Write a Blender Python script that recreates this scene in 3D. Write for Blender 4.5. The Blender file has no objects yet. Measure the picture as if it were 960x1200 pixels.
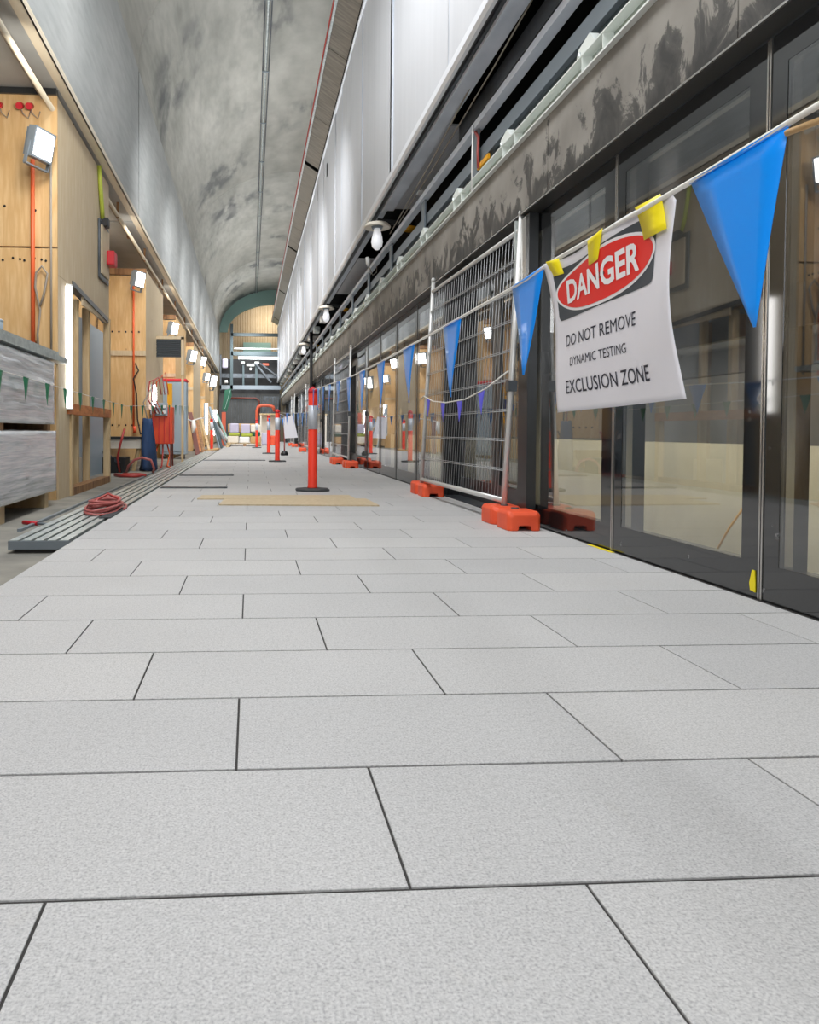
import bpy, math, random
from mathutils import Vector, Matrix, noise
random.seed(7)
C = bpy.context.scene.collection
PI = math.pi

# ------------------------------------------------------------------ colour / materials
def lin(c):
    c = c / 255.0
    return c / 12.92 if c <= 0.04045 else ((c + 0.055) / 1.055) ** 2.4
def rgb(r, g, b): return (lin(r), lin(g), lin(b), 1.0)

def mat(name, col, rough=0.6, metal=0.0, spec=0.5, emit=None, es=0.0, bump=None, var=None, coat=0.0):
    """plain principled; bump=(scale,strength); var=(scale, other colour, stretch, detail)"""
    m = bpy.data.materials.new(name); m.use_nodes = True
    nt = m.node_tree; N = nt.nodes; L = nt.links
    b = N['Principled BSDF']
    b.inputs['Base Color'].default_value = col
    b.inputs['Roughness'].default_value = rough
    b.inputs['Metallic'].default_value = metal
    b.inputs['Specular IOR Level'].default_value = spec
    b.inputs['Coat Weight'].default_value = coat
    if emit:
        b.inputs['Emission Color'].default_value = emit
        b.inputs['Emission Strength'].default_value = es
    tc = N.new('ShaderNodeTexCoord')
    if var:
        sc, c2, st, det = var[:4]
        lo, hi = var[4:6] if len(var) > 5 else (0.35, 0.65)
        mp = N.new('ShaderNodeMapping'); mp.inputs['Scale'].default_value = st
        nz = N.new('ShaderNodeTexNoise'); nz.inputs['Scale'].default_value = sc; nz.inputs['Detail'].default_value = det
        cr = N.new('ShaderNodeValToRGB')
        cr.color_ramp.elements[0].position = lo; cr.color_ramp.elements[1].position = hi
        cr.color_ramp.elements[0].color = col; cr.color_ramp.elements[1].color = c2
        L.new(tc.outputs['Object'], mp.inputs['Vector']); L.new(mp.outputs[0], nz.inputs['Vector'])
        L.new(nz.outputs['Fac'], cr.inputs['Fac']); L.new(cr.outputs[0], b.inputs['Base Color'])
    if bump:
        nb = N.new('ShaderNodeTexNoise'); nb.inputs['Scale'].default_value = bump[0]; nb.inputs['Detail'].default_value = 4
        bp = N.new('ShaderNodeBump'); bp.inputs['Strength'].default_value = bump[1]; bp.inputs['Distance'].default_value = 0.01
        if len(bump) > 2:
            mp2 = N.new('ShaderNodeMapping'); mp2.inputs['Scale'].default_value = bump[2]
            L.new(tc.outputs['Object'], mp2.inputs['Vector']); L.new(mp2.outputs[0], nb.inputs['Vector'])
        else:
            L.new(tc.outputs['Object'], nb.inputs['Vector'])
        L.new(nb.outputs['Fac'], bp.inputs['Height']); L.new(bp.outputs[0], b.inputs['Normal'])
    return m

def ramp(N, stops):
    cr = N.new('ShaderNodeValToRGB'); e = cr.color_ramp.elements
    while len(e) < len(stops): e.new(0.5)
    for k, (p, c) in enumerate(stops):
        e[k].position = p; e[k].color = c if isinstance(c, tuple) else (c, c, c, 1)
    return cr
def noise_node(N, L, src, scale, detail=4, stretch=None, rot=None):
    if stretch or rot:
        mp = N.new('ShaderNodeMapping')
        if stretch: mp.inputs['Scale'].default_value = stretch
        if rot: mp.inputs['Rotation'].default_value = rot
        L.new(src, mp.inputs['Vector']); src = mp.outputs[0]
    nz = N.new('ShaderNodeTexNoise'); nz.inputs['Scale'].default_value = scale; nz.inputs['Detail'].default_value = detail
    L.new(src, nz.inputs['Vector']); return nz.outputs['Fac']
def mixc(N, L, fac, a, b, blend='MIX'):
    m = N.new('ShaderNodeMix'); m.data_type = 'RGBA'; m.blend_type = blend
    for s, v in ((0, fac), (6, a), (7, b)):
        if hasattr(v, 'node'): L.new(v, m.inputs[s])
        else: m.inputs[s].default_value = v
    return m.outputs[2]

def granite_mat():
    m = mat('granite', rgb(190, 190, 190), 0.62, spec=0.4); N = m.node_tree.nodes; L = m.node_tree.links; b = N['Principled BSDF']
    tc = N.new('ShaderNodeTexCoord'); o = tc.outputs['Object']
    sp = ramp(N, [(0.30, rgb(168, 167, 168)), (0.44, rgb(190, 189, 189)), (0.58, rgb(202, 201, 200)), (0.74, rgb(212, 211, 210))])
    L.new(noise_node(N, L, o, 230, 2), sp.inputs[0])
    sp2 = ramp(N, [(0.32, 0.90), (0.5, 1.0), (.7, 1.03)]); L.new(noise_node(N, L, o, 75, 3), sp2.inputs[0])
    pt = ramp(N, [(0.3, 0.92), (0.7, 1.0)]); L.new(noise_node(N, L, o, 1.3, 5), pt.inputs[0])
    c = mixc(N, L, 1.0, sp.outputs[0], pt.outputs[0], 'MULTIPLY')
    c = mixc(N, L, 1.0, c, sp2.outputs[0], 'MULTIPLY')
    geo = N.new('ShaderNodeNewGeometry')
    rt = ramp(N, [(0.0, (0.91, 0.915, 0.92, 1)), (1.0, (1.0, 0.998, 0.99, 1))]); L.new(geo.outputs['Random Per Island'], rt.inputs[0])
    c = mixc(N, L, 1.0, c, rt.outputs[0], 'MULTIPLY')
    st = ramp(N, [(0.66, 0.0), (0.78, 1.0)]); L.new(noise_node(N, L, o, 5.0, 6, (1, .7, 1)), st.inputs[0])
    ms = N.new('ShaderNodeMath'); ms.operation = 'MULTIPLY'; ms.inputs[1].default_value = .35; L.new(st.outputs[0], ms.inputs[0])
    c = mixc(N, L, ms.outputs[0], c, rgb(186, 180, 168))
    L.new(c, b.inputs['Base Color'])
    bp = N.new('ShaderNodeBump'); bp.inputs['Strength'].default_value = .02; bp.inputs['Distance'].default_value = .002
    L.new(noise_node(N, L, o, 260, 2), bp.inputs['Height']); L.new(bp.outputs[0], b.inputs['Normal'])
    return m

def vault_mat(name, base, light, dark, rot=(0, 0, 0), stretch=(1, .35, 1), blot=True):
    m = mat(name, base, 0.55, spec=0.35); N = m.node_tree.nodes; L = m.node_tree.links; b = N['Principled BSDF']
    tc = N.new('ShaderNodeTexCoord'); o = tc.outputs['Object']
    r1 = ramp(N, [(0.32, base), (0.66, light)]); L.new(noise_node(N, L, o, 1.2, 8, stretch), r1.inputs[0])
    c = r1.outputs[0]
    r3 = ramp(N, [(0.35, 0.86), (0.6, 1.0)]); L.new(noise_node(N, L, o, 7, 6, (.25, .25, 1.6)), r3.inputs[0])
    c = mixc(N, L, 1.0, c, r3.outputs[0], 'MULTIPLY')
    if blot:
        a = ramp(N, [(0.53, 0.0), (0.66, 1.0)]); L.new(noise_node(N, L, o, .42, 2), a.inputs[0])
        d = ramp(N, [(0.44, 0.0), (0.60, 1.0)]); L.new(noise_node(N, L, o, 1.5, 9, (1.8, .55, .7), (0, .3, .5)), d.inputs[0])
        mm = N.new('ShaderNodeMath'); mm.operation = 'MULTIPLY'; L.new(a.outputs[0], mm.inputs[0]); L.new(d.outputs[0], mm.inputs[1])
        m2 = N.new('ShaderNodeMath'); m2.operation = 'MULTIPLY'; m2.inputs[1].default_value = .85; L.new(mm.outputs[0], m2.inputs[0])
        c = mixc(N, L, m2.outputs[0], c, dark)
    L.new(c, b.inputs['Base Color'])
    return m

def stone_mat():
    """dark wet-looking smears over grey-brown cement on the header"""
    m = mat('header_stone', rgb(120, 116, 111), 0.5, spec=.25); N = m.node_tree.nodes; L = m.node_tree.links; b = N['Principled BSDF']
    tc = N.new('ShaderNodeTexCoord'); o = tc.outputs['Object']
    r1 = ramp(N, [(0.3, rgb(122, 118, 112)), (0.7, rgb(150, 146, 139))]); L.new(noise_node(N, L, o, 2.2, 6), r1.inputs[0])
    sep = N.new('ShaderNodeSeparateXYZ'); L.new(o, sep.inputs[0])
    # stains gather at the lower edge and in streaks
    mr = N.new('ShaderNodeMapRange'); mr.inputs[1].default_value = 2.28; mr.inputs[2].default_value = 2.78; mr.inputs[3].default_value = .17; mr.inputs[4].default_value = -.10
    L.new(sep.outputs['Z'], mr.inputs[0])
    ad = N.new('ShaderNodeMath'); ad.operation = 'ADD'
    L.new(noise_node(N, L, o, 3.4, 15, (1, 1.3, 1.0), (.7, 0, 0)), ad.inputs[0])
    for n_ in N:
        if n_.type == 'TEX_NOISE' and abs(n_.inputs['Scale'].default_value - 3.4) < .01: n_.inputs['Distortion'].default_value = .6; n_.inputs['Roughness'].default_value = .68; L.new(mr.outputs[0], ad.inputs[1])
    st = ramp(N, [(0.55, 0.0), (0.59, .75), (.72, .95)]); L.new(ad.outputs[0], st.inputs[0])
    c = mixc(N, L, st.outputs[0], r1.outputs[0], rgb(52, 52, 52))
    L.new(c, b.inputs['Base Color'])
    rr = ramp(N, [(0, .85), (1, .5)]); L.new(st.outputs[0], rr.inputs[0]); L.new(rr.outputs[0], b.inputs['Roughness'])
    return m

def glass_mat(name='door_glass', tint=(.76, .77, .76, 1), boost=.05, dirt=True):
    m = bpy.data.materials.new(name); m.use_nodes = True
    N = m.node_tree.nodes; L = m.node_tree.links; N.clear()
    out = N.new('ShaderNodeOutputMaterial')
    tr = N.new('ShaderNodeBsdfTransparent'); tr.inputs[0].default_value = tint
    gl = N.new('ShaderNodeBsdfGlossy'); gl.inputs['Roughness'].default_value = .015; gl.inputs[0].default_value = (.95, .97, 1, 1)
    fr = N.new('ShaderNodeFresnel'); fr.inputs[0].default_value = 1.55
    ma = N.new('ShaderNodeMath'); ma.operation = 'MULTIPLY_ADD'; ma.inputs[1].default_value = 1.5; ma.inputs[2].default_value = boost; ma.use_clamp = True
    L.new(fr.outputs[0], ma.inputs[0])
    gb_ = N.new('ShaderNodeNewGeometry'); iv = N.new('ShaderNodeMath'); iv.operation = 'SUBTRACT'; iv.inputs[0].default_value = 1.0
    L.new(gb_.outputs['Backfacing'], iv.inputs[1]); mf = N.new('ShaderNodeMath'); mf.operation = 'MULTIPLY'; L.new(ma.outputs[0], mf.inputs[0]); L.new(iv.outputs[0], mf.inputs[1])
    mx = N.new('ShaderNodeMixShader'); L.new(mf.outputs[0], mx.inputs[0]); L.new(tr.outputs[0], mx.inputs[1]); L.new(gl.outputs[0], mx.inputs[2])
    res = mx.outputs[0]
    if dirt:
        tc = N.new('ShaderNodeTexCoord'); o = tc.outputs['Object']
        df = N.new('ShaderNodeBsdfDiffuse'); df.inputs[0].default_value = (.5, .5, .5, 1)
        r = ramp(N, [(0.5, .015), (0.75, .12)]); L.new(noise_node(N, L, o, 2.5, 8, (1, 1.5, .6)), r.inputs[0])
        m2 = N.new('ShaderNodeMixShader'); L.new(r.outputs[0], m2.inputs[0]); L.new(res, m2.inputs[1]); L.new(df.outputs[0], m2.inputs[2]); res = m2.outputs[0]
    L.new(res, out.inputs[0])
    return m

def frit_mat():
    """black back-painted glass with builders' dust and splashes"""
    m = mat('black_glass', rgb(24, 26, 28), 0.06, spec=1.0); N = m.node_tree.nodes; L = m.node_tree.links; b = N['Principled BSDF']
    b.inputs['IOR'].default_value = 1.55
    tc = N.new('ShaderNodeTexCoord'); o = tc.outputs['Object']
    r = ramp(N, [(0.66, 0.0), (0.74, .55)]); L.new(noise_node(N, L, o, 9, 8), r.inputs[0])
    sep = N.new('ShaderNodeSeparateXYZ'); L.new(o, sep.inputs[0])
    g = N.new('ShaderNodeMapRange'); g.inputs[1].default_value = 0.0; g.inputs[2].default_value = .5; g.inputs[3].default_value = 1.0; g.inputs[4].default_value = .25
    L.new(sep.outputs['Z'], g.inputs[0])
    mm = N.new('ShaderNodeMath'); mm.operation = 'MULTIPLY'; L.new(r.outputs[0], mm.inputs[0]); L.new(g.outputs[0], mm.inputs[1])
    c = mixc(N, L, mm.outputs[0], rgb(24, 26, 28), rgb(150, 152, 155)); L.new(c, b.inputs['Base Color'])
    rr = ramp(N, [(0, .06), (.4, .5)]); L.new(mm.outputs[0], rr.inputs[0]); L.new(rr.outputs[0], b.inputs['Roughness'])
    return m

def ply_mat(name, a, b2):
    m = mat(name, a, 0.6, spec=.3); N = m.node_tree.nodes; L = m.node_tree.links; b = N['Principled BSDF']
    tc = N.new('ShaderNodeTexCoord'); o = tc.outputs['Object']
    r1 = ramp(N, [(0.3, a), (0.5, b2), (0.7, a)]); L.new(noise_node(N, L, o, 5, 6, (3, 3, .35)), r1.inputs[0])
    vo = N.new('ShaderNodeTexVoronoi'); vo.inputs['Scale'].default_value = 2.2
    mp = N.new('ShaderNodeMapping'); mp.inputs['Scale'].default_value = (1, 1, .6); L.new(o, mp.inputs[0]); L.new(mp.outputs[0], vo.inputs['Vector'])
    kn = ramp(N, [(0.025, 1.0), (0.05, 0.0)]); L.new(vo.outputs['Distance'], kn.inputs[0])
    c = mixc(N, L, kn.outputs[0], r1.outputs[0], rgb(110, 70, 38)); L.new(c, b.inputs['Base Color'])
    return m

def clad_mat():
    m = mat('white_perforated', rgb(222, 224, 230), .42, metal=0.0, spec=.5); N = m.node_tree.nodes; L = m.node_tree.links; b = N['Principled BSDF']
    tc = N.new('ShaderNodeTexCoord'); o = tc.outputs['Object']
    vo = N.new('ShaderNodeTexVoronoi'); vo.inputs['Scale'].default_value = 38; vo.inputs['Randomness'].default_value = 0
    L.new(o, vo.inputs['Vector'])
    r = ramp(N, [(0.16, rgb(186, 189, 195)), (0.24, rgb(216, 218, 223))]); L.new(vo.outputs['Distance'], r.inputs[0])
    r2 = ramp(N, [(0.3, .93), (0.7, 1.0)]); L.new(noise_node(N, L, o, 3, 4, (1, 2, .2)), r2.inputs[0])
    c = mixc(N, L, 1.0, r.outputs[0], r2.outputs[0], 'MULTIPLY'); L.new(c, b.inputs['Base Color'])
    return m

def film_mat():
    m = mat('stretch_film', rgb(196, 198, 202), .2, metal=.3, spec=.9, coat=1.0); N = m.node_tree.nodes; L = m.node_tree.links; b = N['Principled BSDF']
    tc = N.new('ShaderNodeTexCoord'); o = tc.outputs['Object']
    r1 = ramp(N, [(0.3, rgb(182, 187, 194)), (0.5, rgb(212, 215, 220)), (0.7, rgb(240, 241, 244))])
    L.new(noise_node(N, L, o, 7, 8, (1, .35, 9)), r1.inputs[0]); L.new(r1.outputs[0], b.inputs['Base Color'])
    bp = N.new('ShaderNodeBump'); bp.inputs['Strength'].default_value = .3; bp.inputs['Distance'].default_value = .02
    L.new(noise_node(N, L, o, 9, 6, (1, .35, 5)), bp.inputs['Height']); L.new(bp.outputs[0], b.inputs['Normal'])
    L.new(bp.outputs[0], b.inputs['Coat Normal'])
    return m

M = {}
M['granite'] = granite_mat()
M['joint'] = mat('dark_joint', rgb(58, 56, 55), .9)
M['vault'] = vault_mat('vault_concrete', rgb(164, 164, 156), rgb(192, 191, 183), rgb(104, 107, 108))
M['wallconc'] = vault_mat('wall_concrete', rgb(158, 161, 160), rgb(180, 182, 180), rgb(120, 122, 122), stretch=(1, .5, .5), blot=False)
M['slabconc'] = mat('slab_concrete', rgb(150, 146, 136), .8, var=(2.5, rgb(120, 118, 112), (1, 1, 1), 6), bump=(30, .2))
M['stone'] = stone_mat()
M['glass'] = glass_mat()
M['frit'] = frit_mat()
M['darkglass'] = glass_mat('dark_door_glass', (.38, .39, .40, 1), .04)
M['black'] = mat('black_paint', rgb(20, 21, 23), .45)
M['darkframe'] = mat('dark_frame', rgb(44, 46, 48), .3, spec=.6)
M['soffitblack'] = mat('soffit_black', rgb(58, 57, 54), .35)
M['alu'] = mat('brushed_aluminium', rgb(190, 188, 184), .25, metal=.9)
M['ply'] = ply_mat('plywood', rgb(222, 190, 142), rgb(206, 168, 116))
M['plypale'] = ply_mat('pale_plywood', rgb(206, 190, 162), rgb(194, 174, 142))
M['timber'] = mat('framing_timber', rgb(206, 184, 146), .65, var=(4, rgb(184, 156, 114), (4, 4, .5), 5))
M['timberdark'] = mat('weathered_timber', rgb(164, 124, 84), .7, var=(4, rgb(122, 88, 60), (4, 4, .5), 5))
M['orangewood'] = mat('orange_timber', rgb(206, 134, 78), .6, var=(5, rgb(176, 104, 58), (4, 1, 4), 4))
M['clad'] = clad_mat()
M['cladflat'] = mat('white_hem', rgb(228, 231, 236), .3)
M['bluegrey'] = mat('blue_grey_steel', rgb(220, 226, 236), .42, var=(3, rgb(198, 205, 216), (1, .6, 1), 4))
M['sheet'] = mat('brown_grey_sheet', rgb(128, 122, 112), .35, metal=.4, var=(2, rgb(98, 93, 85), (1, 8, 1), 4))
M['galv'] = mat('galvanised_steel', rgb(198, 205, 202), .38, metal=.45, var=(14, rgb(168, 176, 176), (1, 1, 1), 3))
M['palegreen'] = mat('pale_green_steel', rgb(226, 231, 226), .4, metal=.1)
M['webgreen'] = mat('grey_green_web', rgb(150, 160, 150), .5)
M['steel'] = mat('dark_steel', rgb(92, 98, 104), .4, metal=.5, var=(3, rgb(62, 66, 70), (1, .5, 1), 4))
M['midsteel'] = mat('grey_steel', rgb(128, 138, 146), .4, metal=.3)
M['film'] = film_mat()
M['orange'] = mat('orange_plastic', rgb(240, 92, 52), .5, var=(6, rgb(224, 80, 44), (1, 1, 1), 4))
M['bollard'] = mat('orange_red_bollard', rgb(250, 66, 44), .42)
M['redcap'] = mat('red_cap', rgb(196, 30, 44), .45)
M['reflect'] = mat('reflective_silver', rgb(196, 202, 212), .35, metal=.1)
M['rubber'] = mat('black_rubber', rgb(62, 64, 66), .8)
M['blue'] = mat('blue_pennant', rgb(0, 148, 255), .34, spec=.4, coat=.15)
M['purple'] = mat('violet_pennant', rgb(96, 96, 232), .5)
M['green'] = mat('green_pennant', rgb(0, 118, 78), .5)
M['rope'] = mat('white_cord', rgb(226, 224, 218), .7)
M['paper'] = mat('white_paper', rgb(232, 231, 238), .55)
M['ink'] = mat('black_ink', rgb(34, 36, 52), .6)
M['charcoal'] = mat('charcoal_print', rgb(66, 74, 82), .55)
M['redink'] = mat('red_print', rgb(238, 48, 44), .5)
M['whiteink'] = mat('white_print', rgb(244, 243, 246), .5)
M['yellow'] = mat('yellow_tape', rgb(246, 226, 20), .5)
M['ochre'] = mat('amber_cap', rgb(238, 170, 30), .45)
M['fence'] = mat('galvanised_fence', rgb(208, 208, 206), .35, metal=.35)
M['wire'] = mat('fence_wire', rgb(172, 174, 176), .4, metal=.4)
M['beige'] = mat('beige_board', rgb(214, 204, 176), .6, var=(1.5, rgb(196, 186, 158), (1, 1, 1), 5))
M['dimconc'] = mat('track_concrete', rgb(104, 102, 98), .8, var=(1.4, rgb(80, 79, 76), (1, 1, .6), 7))
M['lockergrey'] = mat('grey_locker_paint', rgb(150, 164, 174), .4)
M['redpaint'] = mat('red_cabinet_paint', rgb(224, 84, 50), .4, var=(5, rgb(196, 66, 40), (1, 1, .3), 4))
M['redhose'] = mat('red_hose', rgb(176, 60, 54), .4)
M['pinkhose'] = mat('faded_red_hose', rgb(176, 96, 92), .4)
M['orangecable'] = mat('orange_cable', rgb(222, 96, 46), .5)
M['greycable'] = mat('grey_cable', rgb(150, 142, 130), .5)
M['blackcable'] = mat('black_cable', rgb(28, 28, 30), .5)
M['whitepipe'] = mat('cream_conduit', rgb(222, 210, 186), .3)
M['bluecloth'] = mat('navy_cloth', rgb(36, 66, 108), .7, var=(4, rgb(24, 40, 66), (1, 1, .4), 4))
M['louvre'] = mat('dark_louvre', rgb(54, 62, 68), .5)
M['darkgreen'] = mat('dark_green_cloth', rgb(16, 84, 62), .6)
M['whiteplastic'] = mat('white_plastic', rgb(232, 232, 230), .4)
M['bulb'] = mat('bulb_glass', rgb(232, 234, 242), .2, emit=(1, 1, 1, 1), es=.35)
M['tube'] = mat('lit_tube', (1, 1, 1, 1), .5, emit=(1, .98, .95, 1), es=9)
M['flood'] = mat('lit_flood', (1, 1, 1, 1), .5, emit=(1, .98, .94, 1), es=16)
M['strip'] = mat('lit_strip', (1, 1, 1, 1), .5, emit=(.8, .95, 1, 1), es=1.6)
M['backdark'] = mat('grey_hoarding', rgb(78, 79, 78), .7, var=(1, rgb(64, 65, 64), (3, 1, .5), 4))
M['tealsteel'] = mat('teal_grey_steel', rgb(66, 82, 86), .5)
M['brownpipe'] = mat('brown_red_paint', rgb(104, 52, 42), .5)
M['brick'] = mat('orange_red_pipe', rgb(196, 88, 60), .5)
M['cream'] = mat('cream_sack', rgb(228, 220, 206), .7)
M['lilac'] = mat('lilac_wrap', rgb(190, 184, 204), .6)
M['lime'] = mat('lime_wrap', rgb(166, 176, 60), .6)
M['cardboard'] = mat('cardboard', rgb(196, 160, 112), .8)
M['teal'] = mat('pale_teal_sheet', rgb(142, 176, 168), .6)
M['redpipe'] = mat('red_pipe', rgb(150, 52, 44), .5)
M['void'] = mat('void_black', rgb(14, 14, 15), .9)

# ------------------------------------------------------------------ mesh builder (world coordinates)
class MB:
    def __init__(s): s.v = []; s.f = []; s.sm = []
    def add(s, vs, fs, smooth=False):
        n = len(s.v); s.v += [Vector(p) for p in vs]
        for f in fs: s.f.append([i + n for i in f]); s.sm.append(smooth)
        return s
    def box(s, x0, x1, y0, y1, z0, z1, mtx=None):
        vs = [Vector((x, y, z)) for x in (x0, x1) for y in (y0, y1) for z in (z0, z1)]
        if mtx is not None: vs = [mtx @ v for v in vs]
        return s.add(vs, [(0, 1, 3, 2), (4, 6, 7, 5), (0, 4, 5, 1), (2, 3, 7, 6), (0, 2, 6, 4), (1, 5, 7, 3)])
    def bar(s, a, b, w, h, up=(0, 0, 1)):
        a = Vector(a); b = Vector(b); d = (b - a); l = d.length; d.normalize(); up = Vector(up)
        if abs(d.dot(up)) > .99: up = Vector((0, 1, 0))
        r = d.cross(up).normalized(); u = r.cross(d)
        vs = [p + r * (i * w / 2) + u * (j * h / 2) for p in (a, b) for i, j in ((-1, -1), (1, -1), (1, 1), (-1, 1))]
        return s.add(vs, [(0, 3, 2, 1), (4, 5, 6, 7), (0, 1, 5, 4), (1, 2, 6, 5), (2, 3, 7, 6), (3, 0, 4, 7)])
    def tube(s, pts, r, n=8, caps=True):
        pts = [Vector(p) for p in pts]; rs = r if isinstance(r, (list, tuple)) else [r] * len(pts)
        base = len(s.v); prev = None
        for k, p in enumerate(pts):
            d = (pts[min(k + 1, len(pts) - 1)] - pts[max(k - 1, 0)]).normalized()
            if prev is None:
                up = Vector((0, 0, 1)) if abs(d.z) < .9 else Vector((0, 1, 0)); x = d.cross(up).normalized()
            else:
                x = (prev - d * prev.dot(d)).normalized()
            prev = x; y = d.cross(x)
            for i in range(n):
                a = 2 * PI * i / n; s.v.append(p + (x * math.cos(a) + y * math.sin(a)) * rs[k])
        for k in range(len(pts) - 1):
            for i in range(n):
                j = (i + 1) % n; s.f.append([base + k * n + i, base + k * n + j, base + (k + 1) * n + j, base + (k + 1) * n + i]); s.sm.append(True)
        if caps:
            s.f.append([base + i for i in range(n)][::-1]); s.sm.append(False)
            e = base + (len(pts) - 1) * n; s.f.append([e + i for i in range(n)]); s.sm.append(False)
        return s
    def cyl(s, a, b, r, n=16): return s.tube([a, b], r, n)
    def lathe(s, prof, c, n=20, axis='z'):
        base = len(s.v); c = Vector(c)
        for r, z in prof:
            for i in range(n):
                a = 2 * PI * i / n
                p = Vector((r * math.cos(a), r * math.sin(a), z))
                s.v.append(c + p)
        for k in range(len(prof) - 1):
            for i in range(n):
                j = (i + 1) % n; s.f.append([base + k * n + i, base + k * n + j, base + (k + 1) * n + j, base + (k + 1) * n + i]); s.sm.append(True)
        s.f.append([base + i for i in range(n)][::-1]); s.sm.append(False)
        e = base + (len(prof) - 1) * n; s.f.append([e + i for i in range(n)]); s.sm.append(False)
        return s
    def prism(s, poly, axis, a, b):
        """poly of 2-D points; axis 'x': (y,z) pts, 'y': (x,z) pts, 'z': (x,y) pts"""
        def P(p, t): return {'x': (t, p[0], p[1]), 'y': (p[0], t, p[1]), 'z': (p[0], p[1], t)}[axis]
        n = len(poly); vs = [P(p, a) for p in poly] + [P(p, b) for p in poly]
        fs = [list(range(n))[::-1], [n + i for i in range(n)]] + [(i, (i + 1) % n, n + (i + 1) % n, n + i) for i in range(n)]
        return s.add(vs, fs)
    def build(s, name, m, parent=None, org=None, bevel=0, fixn=True):
        if parent is not None: org = parent_world(parent)
        elif org is None:
            xs = [v.x for v in s.v]; ys = [v.y for v in s.v]; zs = [v.z for v in s.v]
            org = Vector(((min(xs) + max(xs)) / 2, (min(ys) + max(ys)) / 2, min(zs)))
        org = Vector(org)
        me = bpy.data.meshes.new(name); me.from_pydata([tuple(v - org) for v in s.v], [], s.f)
        me.polygons.foreach_set('use_smooth', s.sm)
        if fixn:
            import bmesh
            bm = bmesh.new(); bm.from_mesh(me); bmesh.ops.recalc_face_normals(bm, faces=bm.faces); bm.to_mesh(me); bm.free()
        if isinstance(m, (list, tuple)):
            for q in m: me.materials.append(q)
        else: me.materials.append(m)
        me.update()
        o = bpy.data.objects.new(name, me); C.objects.link(o)
        if parent is not None: o.parent = parent
        else: o.location = org
        if bevel:
            b = o.modifiers.new('bevel', 'BEVEL'); b.width = bevel; b.segments = 2; b.limit_method = 'ANGLE'
        return o

WORLD = {}
def parent_world(o):
    p = Vector((0, 0, 0))
    while o is not None: p = p + o.location; o = o.parent
    return p
def thing(name, label, cat, loc, group=None):
    o = bpy.data.objects.new(name, None); C.objects.link(o); o.location = loc; o.empty_display_size = .1
    o['label'] = label; o['category'] = cat; o['kind'] = 'thing'
    if group: o['group'] = group
    return o
def tag(o, label, cat, group=None, kind='thing'):
    o['label'] = label; o['category'] = cat; o['kind'] = kind
    if group: o['group'] = group
    return o
def struct(o, label=None):
    o['kind'] = 'structure'
    if label: o['label'] = label
    return o
def sempty(name, loc=(0, 0, 0)):
    o = bpy.data.objects.new(name, None); C.objects.link(o); o.location = loc; o['kind'] = 'structure'; return o
def dup(root, dloc, label=None, group=None):
    r = root.copy(); C.objects.link(r); r.location = Vector(dloc)
    if label: r['label'] = label
    if group: r['group'] = group
    for ch in list(root.children):
        c = ch.copy(); C.objects.link(c); c.parent = r
        for g in ch.children:
            d = g.copy(); C.objects.link(d); d.parent = c
    return r
def ORG(o=(0, 0, 0)): return Vector(o)

YE = 47.0      # far end of the hall
# ================================================================== FLOOR
AX, Y0, TW, TD = -0.0255, 1.0717, 0.8, 0.4
XL, XR = -1.085, 2.06
mb = MB(); off = {0: -TW / 3, 1: TW / 3, 2: 0.0}
g = .0025; gy = .0042
def tile(x0, x1, y0, y1):
    if x1 - x0 < .03: return
    c = .0008
    t = 0.0
    vs = [(x0, y0, -.04), (x1, y0, -.04), (x1, y1, -.04), (x0, y1, -.04), (x0, y0, t - c), (x1, y0, t - c), (x1, y1, t - c), (x0, y1, t - c),
          (x0 + c, y0 + c, t), (x1 - c, y0 + c, t), (x1 - c, y1 - c, t), (x0 + c, y1 - c, t)]
    mb.add(vs, [(0, 1, 5, 4), (1, 2, 6, 5), (2, 3, 7, 6), (3, 0, 4, 7), (4, 5, 9, 8), (5, 6, 10, 9), (6, 7, 11, 10), (7, 4, 8, 11), (8, 9, 10, 11)])
for r in range(-7, 116):
    a = AX + off[r % 3]
    y0 = Y0 + (r - 1) * TD; y1 = y0 + TD
    k = math.floor((XL - a) / TW); x = a + k * TW
    while x < XR:
        tile(max(x, XL) + g, min(x + TW, XR) - g, y0 + gy, y1 - gy); x += TW
fl = struct(mb.build('floor', M['granite'], org=(0, 0, 0), fixn=False), 'pale grey granite pavers laid in third bond')
b = MB().box(XL + .003, 2.3, -2, YE, -.05, -.0035).build('floor_bed', M['joint'], fl)
b = MB().box(-6, XL + .002, -2, YE + 5, -.3, -.08).build('floor_slab', M['slabconc'], fl)
MB().box(XL - .004, XL + .004, -1.7, YE, -.085, -.003).build('floor_edge', M['slabconc'], fl)

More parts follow.
